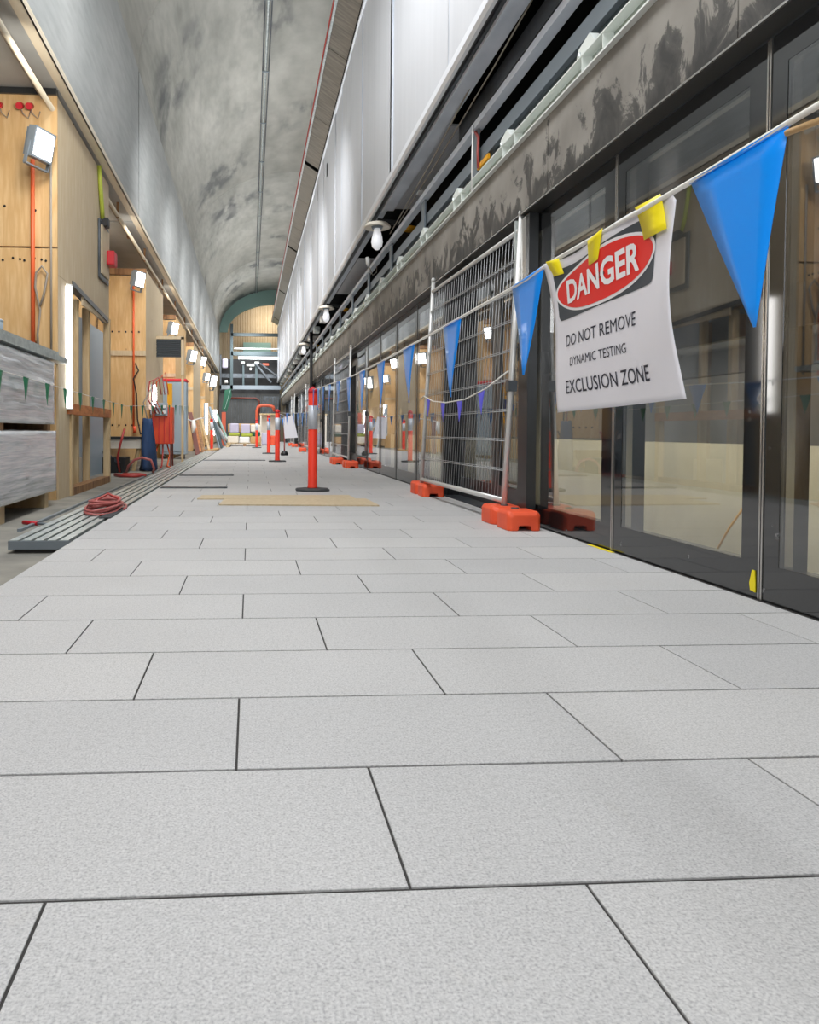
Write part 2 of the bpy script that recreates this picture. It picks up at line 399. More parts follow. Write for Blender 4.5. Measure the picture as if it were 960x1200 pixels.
# ================================================================== LEFT CONCRETE WALL + VAULT
XW = -1.95; ZB = 4.31; ZS = 6.92; AV = 3.5; BV = 2.66
rings = [-2.0, .6, 13.1, 25.6, 38.1, YE]
wall = sempty('wall_left', (XW, 0, ZB)); vault = sempty('ceiling', (0, 0, ZS))
for y0, y1 in zip(rings[:-1], rings[1:]):
    MB().box(XW - 4, XW, y0 + .05, y1 - .05, ZB, ZB + .15).box(XW - .3, XW, y0 + .05, y1 - .05, ZB + .15, ZS).build('wall_panel', M['wallconc'], wall)
    mb = MB(); n = 40; T = [PI - PI * i / n for i in range(n + 1)]
    pin = [(XW + AV + AV * math.cos(t), ZS + BV * math.sin(t)) for t in T]
    po = [(XW + AV + (AV + .3) * math.cos(t), ZS + (BV + .3) * math.sin(t)) for t in T]
    ys = [y0 + .05, y1 - .05]
    vs = [(x, ys[0], z) for x, z in pin] + [(x, ys[1], z) for x, z in pin] + [(x, ys[0], z) for x, z in po] + [(x, ys[1], z) for x, z in po]
    m1 = n + 1
    fs = [(i, i + 1, m1 + i + 1, m1 + i) for i in range(n)] + [(i, 2 * m1 + i, 2 * m1 + i + 1, i + 1) for i in range(n)] + [(m1 + i, m1 + i + 1, 3 * m1 + i + 1, 3 * m1 + i) for i in range(n)] + [(2 * m1 + i, 3 * m1 + i, 3 * m1 + i + 1, 2 * m1 + i + 1) for i in range(n)]
    mb.add(vs, fs, True)
    o = mb.build('vault_ring', M['vault'], vault)
# dark backing behind the ring joints
mb = MB(); n = 32
T = [PI - PI * i / n for i in range(n + 1)]
for yj in rings[1:-1]:
    p1 = [(XW + AV + (AV + .05) * math.cos(t), ZS + (BV + .05) * math.sin(t)) for t in T]
    vs = [(x, yj - .08, z) for x, z in p1] + [(x, yj + .08, z) for x, z in p1]
    mb.add(vs, [(i, i + 1, n + 2 + i, n + 1 + i) for i in range(n)])
    mb.box(XW - .25, XW - .04, yj - .08, yj + .08, ZB + .04, ZS)
mb.build('ring_joint', M['void'], vault)
# conduit under the crown
zc = ZS + BV * math.sqrt(1 - ((.34 - XW - AV) / AV) ** 2) - .05
cd = thing('ceiling_conduit', 'long thin grey conduit running along the crown of the concrete vault', 'pipe', (.34, 20, zc))
MB().cyl((.34, -1, zc), (.34, YE, zc), .028, 10).build('pipe', M['galv'], cd)
MB().box(.255, .285, -1, YE, zc + .0, zc + .04).box(.40, .43, -1, YE, zc + .0, zc + .04).build('rail', M['steel'], cd)
for k in range(16):
    y = 3 + 3 * k
    MB().box(.26, .42, y, y + .06, zc - .035, zc - .02).build('saddle', M['midsteel'], cd)

# ---- trim and pipes at the bottom edge of the concrete wall
struct(MB().box(XW - .10, XW + .012, -1, YE, ZB - .012, ZB - .0).box(XW, XW + .012, -1, YE, ZB - .012, ZB + .07).build('trim_1', M['whitepipe']), 'metal angle along lower edge of concrete wall, its reflected light painted cream')  # cream colour stands for light reflected along this edge
cp = thing('conduit_pipe', 'cream conduit pipe slung below the left concrete edge', 'pipe', (-2.12, 12, 4.05))
MB().cyl((-2.12, -1, 4.10), (-2.12, YE, 4.10), .028, 10).build('pipe', M['whitepipe'], cp)
for k in range(14):
    y = 3 + k * 3.0
    MB().bar((-2.12, y, 4.05), (-2.12, y, 4.31), .04, .01).build('strap', M['timberdark'], cp)
cp = thing('conduit_pipe', 'thinner grey conduit pipe beside the plywood hoarding top', 'pipe', (-2.3, 12, 4.2))
MB().cyl((-2.22, -1, 4.22), (-2.22, YE, 4.22), .022, 8).build('pipe', M['greycable'], cp)
for k in range(9):
    y = 4.5 + k * 4.6
    MB().box(-2.26, -2.18, y, y + .12, 4.19, 4.25).build('joint_box', M['timberdark'], cp)

# ================================================================== LEFT PLYWOOD HOARDING
XP = -2.07; ZF = -.08
def pane(name, x0, x1, y0, y1, z0, z1, m, par, bev=0): return MB().box(x0, x1, y0, y1, z0, z1).build(name, m, par, bevel=bev)
hoard = sempty('wall_left_hoarding', (XP, 8, ZF))
# pier A: frontal face y=8.1, side face 8.1-11.0 (opening with studs below z 2.15)
pane('plywood_sheet', -3.25, XP, 8.10, 8.13, 1.4, 2.62, M['ply'], hoard); pane('plywood_sheet', -3.25, XP, 8.10, 8.13, 2.64, 4.24, M['ply'], hoard)
pane('plywood_sheet', -4.5, -3.27, 8.10, 8.13, 1.4, 4.24, M['ply'], hoard)
pane('plywood_sheet', -3.25, XP - .02, 8.10, 8.13, ZF, 1.38, M['ply'], hoard)
pane('plywood_sheet', XP - .02, XP, 8.135, 9.3, 2.35, 4.24, M['plypale'], hoard)
pane('plywood_sheet', XP - .02, XP, 9.31, 11.0, 2.22, 4.24, M['plypale'], hoard)
pane('plywood_sheet', XP - .02, XP, 8.135, 8.75, ZF, 2.345, M['plypale'], hoard)
pane('top_rail', -4.5, XP, 8.07, 8.14, 4.24, 4.305, M['darkframe'], hoard)
# back of recess A
pane('plywood_sheet', -3.3, -3.27, 8.14, 11.0, ZF, 4.24, M['ply'], hoard)
# pier edges further on
ST = [(14.8, 17.7), (20.6, 23.9), (27.0, 31.0), (34.0, 38.5), (42.0, YE)]
for k, (a, bb) in enumerate(ST):
    z0 = .55 if k == 0 else ZF
    pane('plywood_sheet', -3.0, XP, a, a + .03, z0, 2.15, M['ply'], hoard)
    pane('plywood_sheet', -3.0, XP, a, a + .03, 2.25, 3.72, M['ply'], hoard)
    pane('plywood_sheet', XP - .02, XP, a + .035, bb, 0.0 if k else 1.1, 3.85, M['plypale'] if k % 2 == 0 else M['ply'], hoard)
    pane('top_rail', -3.1, XP + .01, a - .03, a + .05, 3.74, 3.86, M['timberdark'], hoard)
    pane('batten', -3.0, XP + .005, a - .03, a, 2.15, 2.25, M['plypale'], hoard)
pane('back_sheet', -3.06, -3.03, 11.0, YE, ZF, 4.3, M['ply'], hoard)
pane('near_sheet', -4.53, -4.5, -2, 8.1, ZF, 4.3, M['ply'], hoard)
# bolt holes in two rows
mb = MB()
for k in range(11):
    x = -2.16 - .075 * k - (.03 if k % 3 == 0 else 0)
    for zz in ((2.5, .02),): mb.cyl((x, 8.094, zz[0] + .012 * ((k * 7) % 3 - 1)), (x, 8.102, zz[0] + .012 * ((k * 7) % 3 - 1)), .013, 8)
for k in range(6):
    x = -2.2 - .13 * k; mb.cyl((x, 14.794, 2.62), (x, 14.802, 2.62), .02, 8); mb.cyl((x, 14.794, .78), (x, 14.802, .78), .02, 8)
for x, z in ((-2.3, 3.02), (-2.62, 3.06), (-2.7, 3.07), (-2.32, 3.0)): mb.cyl((x, 8.094, z), (x, 8.102, z), .014, 8)
mb.build('bolt_hole', M['black'], hoard)
# red wire plugs under the top rail
for k, x in enumerate((-2.66, -2.44, -2.34)):
    t = thing('cable_plug', ['red cable plug at far left under the hoarding top', 'red cable plug, left of the pair above the near floodlight', 'red cable plug, right of the pair above the near floodlight'][k], 'plug', (x, 8.05, 4.10), 'red plugs under the hoarding top')
    MB().cyl((x, 8.0, 4.08), (x, 8.09, 4.12), .034, 10).build('body', M['redcap'], t)
    MB().tube([(x, 8.05, 4.10), (x + .03, 8.05, 4.02), (x + .08, 8.07, 3.98), (x + .1, 8.08, 4.06)], .006, 6).build('lead', M['greycable'], t)
# vertical orange conduit + grey looped cable on the near plywood
x = -2.32
tag(MB().cyl((x, 8.075, 1.35), (x, 8.075, 3.55), .022, 8).build('orange_conduit', M['orangecable']), 'orange conduit running down the near plywood face', 'conduit')
tag(MB().cyl((-2.13, 8.08, 1.35), (-2.13, 8.08, 3.5), .012, 8).build('grey_cable', M['greycable']), 'thin straight grey cable near the corner of the near plywood', 'cable')
pts = [(-2.25, 8.07, 1.38), (-2.27, 8.06, 1.7), (-2.24, 8.06, 1.95), (-2.29, 8.05, 2.2), (-2.28, 8.05, 2.35), (-2.22, 8.05, 2.42), (-2.16, 8.05, 2.34), (-2.2, 8.05, 2.12), (-2.24, 8.05, 2.0)]
tag(MB().tube(pts, .012, 8).build('looped_cable', M['greycable']), 'looped grey cable hanging beside the orange conduit', 'cable')
# second bay: conduit and hanging lead
x = -2.3
tag(MB().cyl((x, 14.77, .72), (x, 14.77, 3.7), .02, 8).build('orange_conduit', M['orangecable']), 'orange conduit down the second plywood face', 'conduit')
MBp = MB().tube([(-2.26, 14.74, 2.0), (-2.2, 14.74, 1.85), (-2.3, 14.74, 1.7), (-2.24, 14.74, 1.4), (-2.22, 14.74, .9), (-2.16, 14.74, .6), (-2.05, 14.6, .7)], .014, 8)
tag(MBp.build('black_cable', M['blackcable']), 'black cable hanging with an orange plug on second plywood face', 'cable')
tag(MB().cyl((-2.27, 14.72, .62), (-2.27, 14.72, .76), .035, 10).build('orange_plug', M['orange']), 'small orange plug low on the second plywood face', 'plug')

# framed notice box sticking out at pier corner
t = thing('alarm_cabinet', 'grey framed cabinet with red front fixed high on pale plywood', 'cabinet', (XP, 10.6, 2.9))
MB().box(XP, XP + .03, 10.2, 10.85, 2.75, 3.55).build('frame', M['steel'], t, bevel=.01)
MB().box(XP + .03, XP + .05, 10.27, 10.78, 2.82, 3.48).build('front_plate', M['plypale'], t)
MB().box(XP + .05, XP + .16, 10.55, 10.8, 3.0, 3.2).build('red_bell', M['redcap'], t, bevel=.02)
tag(MB().tube([(-2.05, 10.2, 4.25), (-2.04, 10.25, 3.95), (-2.03, 10.3, 3.7), (-2.04, 10.4, 3.55)], .03, 8).build('hanging_strap', M['lime']), 'yellow-green strap hanging above the grey framed cabinet', 'strap')
tag(MB().box(-2.06, -1.96, 10.35, 10.5, 3.48, 3.6).build('junction_box', M['black'], bevel=.01), 'small black junction box above the grey framed cabinet', 'electrical box')

# ---- stud frame
fr = thing('timber_stud_frame', 'pale timber stud frame in the opening behind wrapped stacks', 'stud frame', (XP, 10, ZF))
for k, (y, m, w) in enumerate(((8.62, 'timber', .09), (9.35, 'timber', .09), (10.0, 'timber', .08), (10.9, 'timber', .09))):
    x0 = XP - .02 if k in (0, 3) else XP - .12
    zt = 2.30 if k else .95
    MB().box(x0 - .045, x0 + .045, y, y + w, ZF, zt).build('stud', M[m], fr, bevel=.004)
MB().box(XP - .08, XP + .03, 8.5, 11.0, .86, .98).build('rail', M['orangewood'], fr)
MB().box(XP - .10, XP + .03, 8.7, 10.9, ZF, ZF + .09).build('sole_plate', M['timberdark'], fr)
MB().bar((XP - .03, 8.75, 2.38), (XP - .03, 11.0, 2.26), .09, .06).build('top_plate', M['darkframe'], fr)
for k, y in enumerate((9.7, 10.45)):
    tag(MB().box(XP - .5, XP - .38, y, y + .12, ZF, 2.3).build('green_stud', M['timberdark']), ['weathered greenish stud behind the frame, nearer one', 'weathered greenish stud behind the frame, farther one'][k], 'stud', 'weathered studs behind the frame')
pane('recess_lining', -2.62, -2.6, 8.2, 13.5, ZF, 2.4, M['lockergrey'], hoard)
# small cardboard/white boxes low in the frame
tag(MB().box(-2.6, -2.35, 10.2, 10.5, ZF, .3).build('white_carton', M['cream'], bevel=.01), 'white carton low inside the stud frame', 'box')

# ---- lights on left side
def led_tube(x, y, z0, z1, r, label, grp=None):
    t = thing('tube_light', label, 'tube light', (x, y, z0), grp)
    MB().box(x - r * 1.6, x - r * .6, y - r * .9, y + r * 1.0, z0 - .02, z1 + .02).build('housing', M['lockergrey'], t)
    MB().cyl((x, y - .01, z0), (x, y - .01, z1), r, 12).build('tube', M['tube'], t)
    for z in (z0 - .02, z1): MB().cyl((x, y - .01, z), (x, y - .01, z + .02), r * 1.05, 12).build('end_cap', M['whiteplastic'], t)
G5 = 'vertical tube lights along the hoarding'
led_tube(-2.09, 8.55, .93, 2.30, .075, 'large vertical tube light in front of the near stud frame', G5)
led_tube(-2.0, 15.6, 1.02, 1.62, .05, 'vertical tube light above the red power box, split by cables', G5)
led_tube(-1.98, 33.5, .5, 1.9, .07, 'vertical tube light left of the far orange bollard', G5)
led_tube(-1.84, 38.5, .45, 1.75, .10, 'vertical tube light right of the far orange bollard', G5)
def flood(x, y, z, s, label, tilt=.25):
    t = thing('floodlight', label, 'floodlight', (x, y, z), 'floodlights along the hoarding')
    n = Vector((.88, -.42, -.22)).normalized(); r = Vector((0, 0, 1)).cross(n).normalized(); u = n.cross(r)
    def P(a, b2, c): return Vector((x, y, z)) + r * a * s + u * b2 * s + n * c * s
    def bx(a0, a1, b0, b1, c0, c1):
        return [P(a, b2, c) for a in (a0, a1) for b2 in (b0, b1) for c in (c0, c1)]
    F = [(0, 1, 3, 2), (4, 6, 7, 5), (0, 4, 5, 1), (2, 3, 7, 6), (0, 2, 6, 4), (1, 5, 7, 3)]
    MB().add(bx(-.5, .5, -.5, .5, -.3, 0), F).build('housing', M['midsteel'], t)
    MB().add(bx(-.42, .42, -.42, .42, 0, .02), F).build('lens', M['flood'], t)
    mb = MB()
    for e in (-.54, .54): mb.bar(P(e, 0, -.15), P(e, -.75, -.2), .05 * s, .12 * s)
    mb.bar(P(-.54, -.75, -.2), P(.54, -.75, -.2), .12 * s, .05 * s); mb.build('bracket', M['midsteel'], t)
    mb = MB()
    for k in range(5): mb.add(bx(-.4 + k * .2 - .02, -.4 + k * .2 + .02, -.45, .45, -.45, -.3), F)
    mb.build('cooling_fin', M['midsteel'], t)
for x, y, z, s, lb in ((-2.11, 7.75, 3.58, .30, 'large floodlight high on the near plywood, upper left'),
        (-2.1, 14.3, 3.55, .30, 'floodlight above the second plywood bay'),
        (-2.02, 20.0, 3.4, .34, 'floodlight above the dark louvred panel'),
        (-2.0, 26.3, 3.3, .42, 'floodlight beyond the grey locker, third plywood bay'),
        (-1.98, 31.5, 3.6, .42, 'upper floodlight of the close pair beyond the locker'),
        (-1.9, 33.0, 3.05, .36, 'lower floodlight of the close pair beyond the locker'),
        (-1.85, 37.5, 3.15, .62, 'farthest big floodlight before the end structure')):
    flood(x, y, z, s, lb)

# ---- wrapped stacks
def wrapped(name, x0, x1, y0, y1, z0, z1, label):
    mb = MB()
    def face(o, du, dv, nu, nv, nrm, seed):
        vs = []
        for j in range(nv + 1):
            for i in range(nu + 1):
                p = Vector(o) + Vector(du) * i / nu + Vector(dv) * j / nv
                edge = min(i, nu - i, 2) / 2 * min(j, nv - j, 2) / 2
                d = noise.noise(Vector((p.x * 3, p.y * 1.2, p.z * 22)) + Vector((seed, 0, 0))) * .010 + noise.noise(Vector((p.x, p.y * 3, p.z * 9))) * .007
                vs.append(p + Vector(nrm) * (d * edge + (.012 if edge else -.004)))
        mb.add(vs, [(j * (nu + 1) + i, j * (nu + 1) + i + 1, (j + 1) * (nu + 1) + i + 1, (j + 1) * (nu + 1) + i) for j in range(nv) for i in range(nu)], True)
    dx, dy, dz = x1 - x0, y1 - y0, z1 - z0
    face((x1, y0, z0), (0, dy, 0), (0, 0, dz), 60, 30, (1, 0, 0), z0)
    face((x0, y1, z0), (dx, 0, 0), (0, 0, dz), 24, 30, (0, 1, 0), z0 + 3)
    face((x0, y0, z0), (dx, 0, 0), (0, 0, dz), 24, 30, (0, -1, 0), z0 + 6)
    face((x0, y0, z1), (dx, 0, 0), (0, dy, 0), 20, 40, (0, 0, 1), z0 + 8)
    face((x0, y0, z0), (dx, 0, 0), (0, dy, 0), 2, 2, (0, 0, -1), z0 + 9)
    face((x0, y0, z0), (0, dy, 0), (0, 0, dz), 4, 4, (-1, 0, 0), z0 + 9)
    return tag(mb.build(name, M['film'], fixn=False), label, 'wrapped stack', 'film wrapped stacks of panels')
wrapped('wrapped_panel_stack', -2.95, -1.955, 4.4, 7.60, .07, .67, 'lower stack of panels wrapped in clear silver film')
wrapped('wrapped_panel_stack', -2.95, -1.965, 4.4, 7.56, .735, 1.36, 'upper stack of panels wrapped in clear silver film, green pennants before it')
for k, y in enumerate((4.6, 6.0, 7.4)):
    tag(MB().box(-2.95, -1.99, y, y + .1, .67, .735).build('timber_spacer', M['timberdark']), ['nearest', 'middle', 'farthest'][k] + ' timber spacer between the two wrapped stacks', 'timber spacer', 'spacers between the wrapped stacks')
for k, y in enumerate((4.6, 6.0, 7.3)):
    tag(MB().box(-2.95, -1.99, y, y + .12, -.08, .07).build('timber_bearer', M['timber']), ['nearest', 'middle', 'farthest'][k] + ' timber bearer under the lower wrapped stack', 'timber bearer', 'bearers under the lower wrapped stack')
# steel channels on top
for k in range(4):
    x1 = -1.93 - .12 * k; y1 = 7.95 - .14 * k
    mb = MB(); zt = 1.375 + .0
    prof = [(x1, zt), (x1, zt + .055), (x1 - .012, zt + .055), (x1 - .012, zt + .008), (x1 - .09, zt + .008), (x1 - .09, zt + .055), (x1 - .102, zt + .055), (x1 - .102, zt)]
    mb.prism(prof, 'y', 4.5, y1)
    tag(mb.build('steel_channel', M['galv']), ['front', 'second', 'third', 'rear'][k] + ' galvanised channel lying on the upper wrapped stack', 'steel channel', 'steel channels on the wrapped stack')
tag(MB().box(-2.4, -1.955, 4.5, 7.7, 1.435, 1.47).build('steel_sheet', M['galv']), 'long galvanised sheet resting on the steel channels', 'steel sheet')
t = thing('metal_can', 'pale blue-grey can standing on the steel sheet at left edge', 'can', (-2.25, 6.65, 1.47))
MB().lathe([(.075, 0), (.08, .01), (.08, .15), (.075, .155), (.082, .16), (.082, .17)], (-2.25, 6.65, 1.47), 20).build('body', M['lockergrey'], t)
MB().lathe([(.07, 0), (.07, .008)], (-2.25, 6.65, 1.64), 20).build('lid', M['whiteplastic'], t)

# ---- steel tray with ribs
t = thing('ribbed_steel_tray', 'long ribbed steel drainage tray beside the paver edge', 'steel tray', (-1.28, 12, -.08))
x0, x1, ya, yb = -1.48, -1.10, 4.62, 25.5
MB().box(x0, x1, ya, yb, -.055, -.02).build('base', M['steel'], t)
nr = 5
for k in range(nr):
    xa = x0 + (x1 - x0) * k / nr
    MB().box(xa + .004, xa + .058, ya, yb, -.02, .0).build('rib', M['galv'], t)
MB().box(x0, x1, ya - .012, ya, -.055, -.004).build('end_plate', M['midsteel'], t)
MB().box(x0 + .03, x1 - .03, ya + .02, yb, -.08, -.055).build('packer', M['joint'], t)
tag(MB().box(-1.73, -1.70, 5.6, 14.5, -.08, -.06).build('steel_strip', M['midsteel']), 'thin steel strip on the concrete left of the ribbed tray', 'steel strip')

# ---- hose coil on the tray
def coil(cx, cy, z, rx, ry, turns, r, jit, seed):
    rnd = random.Random(seed); pts = []
    n = 26
    for k in range(turns * n):
        a = 2 * PI * k / n; tt = k // n
        q = 1 - .07 * tt + .08 * math.sin(a * .37 + seed)
        pts.append((cx + rx * q * math.cos(a) + jit * math.sin(k * .21 + tt), cy + ry * q * math.sin(a) + jit * math.cos(k * .13), z + r + .016 * tt + .008 * math.sin(a * 2 + tt)))
    return pts
hc = thing('hose_coil', 'coil of faded red hose lying on the ribbed tray', 'hose', (-1.28, 6.1, 0))
MB().tube(coil(-1.22, 6.3, 0, .14, .36, 6, .011, .025, 1.3), .011, 7).build('hose', M['pinkhose'], hc)
MB().tube([(-1.33, 6.3, .03), (-1.3, 6.4, .09), (-1.22, 6.45, .13), (-1.12, 6.4, .09), (-1.1, 6.25, .02)], .011, 7).build('loose_loop', M['redhose'], hc)
tag(MB().box(-1.16, -1.07, 5.75, 6.5, .0, .008).build('dark_mat', M['rubber']), 'dark strip under the red hose coil', 'mat')
t = thing('hand_tool', 'small tool with red handle lying left of the ribbed tray', 'tool', (-1.6, 5.6, -.08))
MB().tube([(-1.82, 6.05, -.065), (-1.68, 5.95, -.062)], .016, 8).build('handle', M['redcap'], t)
MB().tube([(-1.68, 5.95, -.062), (-1.52, 5.9, -.066)], .010, 8).build('blade', M['midsteel'], t)

# ---- white work bench, blue cloth, hoses in second bay
t = thing('low_bench', 'low white-topped trestle bench beneath second plywood face', 'bench', (-2.5, 14.2, ZF))
MB().box(-2.95, -2.03, 13.9, 14.6, .34, .52).build('white_panel', M['cream'], t)
MB().box(-2.97, -2.0, 13.85, 14.65, .52, .56).build('top', M['darkframe'], t)
for x, e in ((-2.05, .12), (-2.85, -.1)):
    MB().bar((x, 14.0, .5), (x - e, 13.9, ZF), .06, .05).build('leg', M['timber'], t)
t = thing('hanging_clothes', 'navy cloth bundle hanging left of the red power box', 'cloth', (-1.88, 13.9, ZF))
mb = MB(); n = 14; m_ = 12; vs = []
for j in range(m_ + 1):
    for i in range(n):
        a = 2 * PI * i / n; f = j / m_; rr = (.20 - .09 * f) * (1 + .18 * math.sin(3 * a + 4 * f))
        vs.append((-1.90 + rr * math.cos(a) * .8, 13.9 + rr * math.sin(a), ZF + .02 + f * .95 + .02 * math.sin(a * 2)))
mb.add(vs, [(j * n + i, j * n + (i + 1) % n, (j + 1) * n + (i + 1) % n, (j + 1) * n + i) for j in range(m_) for i in range(n)] + [list(range(n))[::-1], [m_ * n + i for i in range(n)]], True)
mb.build('cloth', M['bluecloth'], t)
MB().tube([(-1.9, 13.9, .85), (-2.0, 14.0, 1.2), (-1.84, 14.05, 1.5)], .012, 6).build('tie', M['greycable'], t)
t = thing('hose_loop', 'orange hose looped on the concrete below the white bench', 'hose', (-1.95, 12.8, ZF))
MB().tube([(-2.15, 13.0, ZF + .03), (-2.1, 12.9, .06), (-1.98, 12.8, .17), (-1.85, 12.8, .21), (-1.7, 12.8, .17), (-1.65, 12.85, .02), (-1.68, 12.9, ZF + .03)], .022, 8).build('hose', M['pinkhose'], t)
tag(MB().tube([(-2.2, 12.2, ZF + .03), (-2.05, 12.0, ZF + .03), (-1.85, 11.9, ZF + .03), (-1.7, 12.1, ZF + .03), (-1.82, 12.3, ZF + .03), (-2.1, 12.35, ZF + .03)], .026, 8).build('red_hose', M['redhose']), 'dull red hose flat on the concrete before the bench', 'hose')
tag(MB().tube([(-2.3, 13.2, ZF + .02), (-2.32, 13.1, .2), (-2.25, 13.0, .45), (-2.2, 13.1, .7)], .02, 8).build('red_pipe', M['redhose']), 'red hose rising left of the white bench', 'hose')
t = thing('tool_crate', 'dark tool crate on the concrete under the white bench', 'crate', (-2.45, 13.4, ZF))
MB().box(-2.7, -2.2, 13.2, 13.7, ZF, .2).build('body', M['black'], t, bevel=.01)
MB().bar((-2.6, 13.25, .3), (-2.3, 13.2, .1), .03, .05).build('handle', M['steel'], t)

# ---- red power distribution box on stand
t = thing('power_box', 'orange-red power distribution box on a leggy stand', 'power box', (-1.78, 15.3, ZF))
MB().box(-2.0, -1.58, 15.2, 15.55, .40, 1.16).build('cabinet', M['redpaint'], t, bevel=.015)
MB().box(-1.93, -1.68, 15.14, 15.2, .98, 1.24).build('socket_panel', M['lockergrey'], t, bevel=.01)
for x in (-1.87, -1.74):
    for z in (1.05, 1.16): MB().cyl((x, 15.10, z), (x, 15.15, z), .035, 10).build('socket', M['whiteplastic'], t)
for x, e in ((-1.96, -.02), (-1.62, .0)):
    for y, ey in ((15.24, -.1), (15.5, .1)): MB().bar((x, y, .42), (x + e, y + ey, ZF), .035, .035).build('leg', M['brownpipe'], t)
mb = MB()
for k in range(4): mb.box(-1.97 + k * .105, -1.955 + k * .105, 15.185, 15.2, .42, .95)
mb.build('rib', M['redcap'], t)
for k, (x, c) in enumerate(((-1.9, 'redhose'), (-1.83, 'pinkhose'), (-1.76, 'orangecable'))):
    tag(MB().tube([(x, 15.1, 1.02), (x - .15, 15.0, 1.3), (x - .12, 15.0, 1.65), (x + .05, 15.05, 1.75 + .05 * k), (x + .1, 15.1, 1.4)], .013, 6).build('power_cable', M[c]),
        ['dark red cable looping up', 'faded red cable looping up', 'orange cable looping up'][k] + ' from the power box sockets', 'cable')
for k, (x, e) in enumerate(((-1.88, -.05), (-1.80, .02), (-1.72, .08))):
    tag(MB().tube([(x, 15.4, .42), (x + e, 15.2, .2), (x + e * .5, 15.1, ZF + .03), (x + e * 2, 14.7, ZF + .03)], .016, 6).build('floor_cable', M['orangecable' if k != 1 else 'redhose']),
        ['leftmost', 'middle', 'rightmost'][k] + ' cable dropping from under the power box', 'cable', 'cables under the power box')
# ---- grey locker, louvre panel
t = thing('grey_locker', 'tall blue-grey metal locker with dark red top', 'locker', (-2.05, 20.2, ZF))
MB().box(-2.40, -1.71, 19.9, 20.5, ZF + .12, 1.98).build('body', M['lockergrey'], t, bevel=.015)
MB().box(-2.36, -1.75, 19.88, 19.9, ZF + .2, 1.92).build('door', M['lockergrey'], t)
MB().box(-2.42, -1.70, 19.88, 20.52, 1.98, 2.06).build('top_lid', M['redcap'], t, bevel=.02)
MB().box(-1.80, -1.77, 19.85, 19.88, 1.0, 1.2).build('handle', M['black'], t)
for x in (-2.32, -1.80): MB().cyl((x, 19.95, ZF + .06), (x + .05, 19.95, ZF + .06), .06, 12).build('wheel', M['rubber'], t)
t = thing('louvre_panel', 'dark grey louvred vent panel hung between plywood piers', 'vent panel', (-1.95, 16.5, 2.3))
mb = MB().box(-2.17, -1.53, 16.52, 16.55, 2.30, 2.69)
for k in range(9): mb.box(-2.17, -1.53, 16.47, 16.53, 2.305 + k * .043, 2.33 + k * .043)
mb.build('louvres', M['louvre'], t)
MB().box(-2.22, -2.17, 16.46, 16.56, 2.0, 2.74).box(-1.53, -1.47, 16.46, 16.56, 1.9, 2.74).box(-2.22, -1.47, 16.46, 16.56, 2.69, 2.76).build('frame', M['plypale'], t)
MB().bar((-1.5, 16.51, ZF), (-1.5, 16.51, 1.9), .05, .05).build('post', M['timber'], t)
MB().bar((-2.2, 16.51, ZF), (-2.2, 16.51, 2.0), .05, .05).build('post', M['timber'], t)
tag(MB().box(-2.07, -1.95, 18.6, 18.7, .9, 1.85).build('yellow_level', M['ochre']), 'yellow-brown board standing left of the grey locker', 'board')
# leaning timbers & planks further down
LEAN = [((-1.98, 24.5, ZF), (-1.62, 23.0, ZF), 1.35, 'brownpipe', 'reddish board leaning just past the grey locker', .14),
        ((-1.85, 26.0, ZF), (-1.55, 24.8, ZF), 1.15, 'timberdark', 'dark timber leaning behind the reddish board', .10),
        ((-1.8, 27.2, ZF), (-1.42, 26.0, ZF), 1.25, 'timber', 'pale timber leaning left of the far bollard', .08),
        ((-1.95, 26.5, ZF), (-1.75, 26.0, ZF), 1.0, 'orangewood', 'orange timber stub leaning at the hoarding', .12)]
for a, bb, h, c, lb, w in LEAN:
    a2 = (a[0], a[1], a[2] + h); tag(MB().bar(a2, (bb[0], bb[1], bb[2] + .01), w, .04).build('leaning_board', M[c]), lb, 'board')
tag(MB().box(-2.0, -1.95, 29.9, 30.0, ZF, 1.6).build('pale_upright', M['timber']), 'thin pale upright past the leaning boards', 'post')
tag(MB().tube([(-2.0, 22.5, 1.05), (-1.8, 23.0, .98), (-1.6, 23.5, 1.06), (-1.4, 24.0, 1.1)], .02, 6).build('tape_line', M['whiteplastic']), 'white tape tied across the leaning boards', 'tape')
tag(MB().tube([(-1.76, 23.0, 1.0), (-1.74, 23.0, .8), (-1.78, 23.0, .6)], [.05, .08, .03], 8).build('tape_knot', M['whiteplastic']), 'bunched white tape end hanging past the locker', 'tape')
tag(MB().tube([(-1.6, 26.2, ZF + .05), (-1.4, 26.0, ZF + .06), (-1.2, 26.1, .02), (-1.12, 26.3, .02), (-1.3, 26.5, ZF + .05)], .05, 8).build('timber_ring', M['cardboard']), 'pale brown hose ring around the far left bollard foot', 'hose')
for k, (x, y, x2, z2, c) in enumerate(((-1.75, 32, -1.3, 1.6, 'lockergrey'), (-1.7, 33, -1.05, 1.25, 'midsteel'), (-1.65, 34, -.9, 1.0, 'galv'), (-1.6, 35, -.8, .7, 'palegreen'), (-1.5, 31, -1.15, .95, 'tealsteel'), (-1.62, 36, -1.0, 1.4, 'teal'))):
    tag(MB().bar((x, y, z2 + .1), (x2, y - .6, .05 if x2 > -1.1 else ZF + .04), .10, .05).build('leaning_pole', M[c]),
        ['blue-grey', 'mid grey', 'bright galvanised', 'pale green', 'dark teal', 'light teal'][k] + ' pole in the leaning heap past the far left bollard', 'pole')
t = thing('green_banner', 'dark green folded banner high near the far left wall', 'banner', (-1.3, 38, 2.2))
mb = MB().prism([(-1.45, 1.75), (-1.2, 1.65), (-.95, 2.5), (-1.0, 2.85), (-1.3, 2.75)], 'y', 38.0, 38.1)
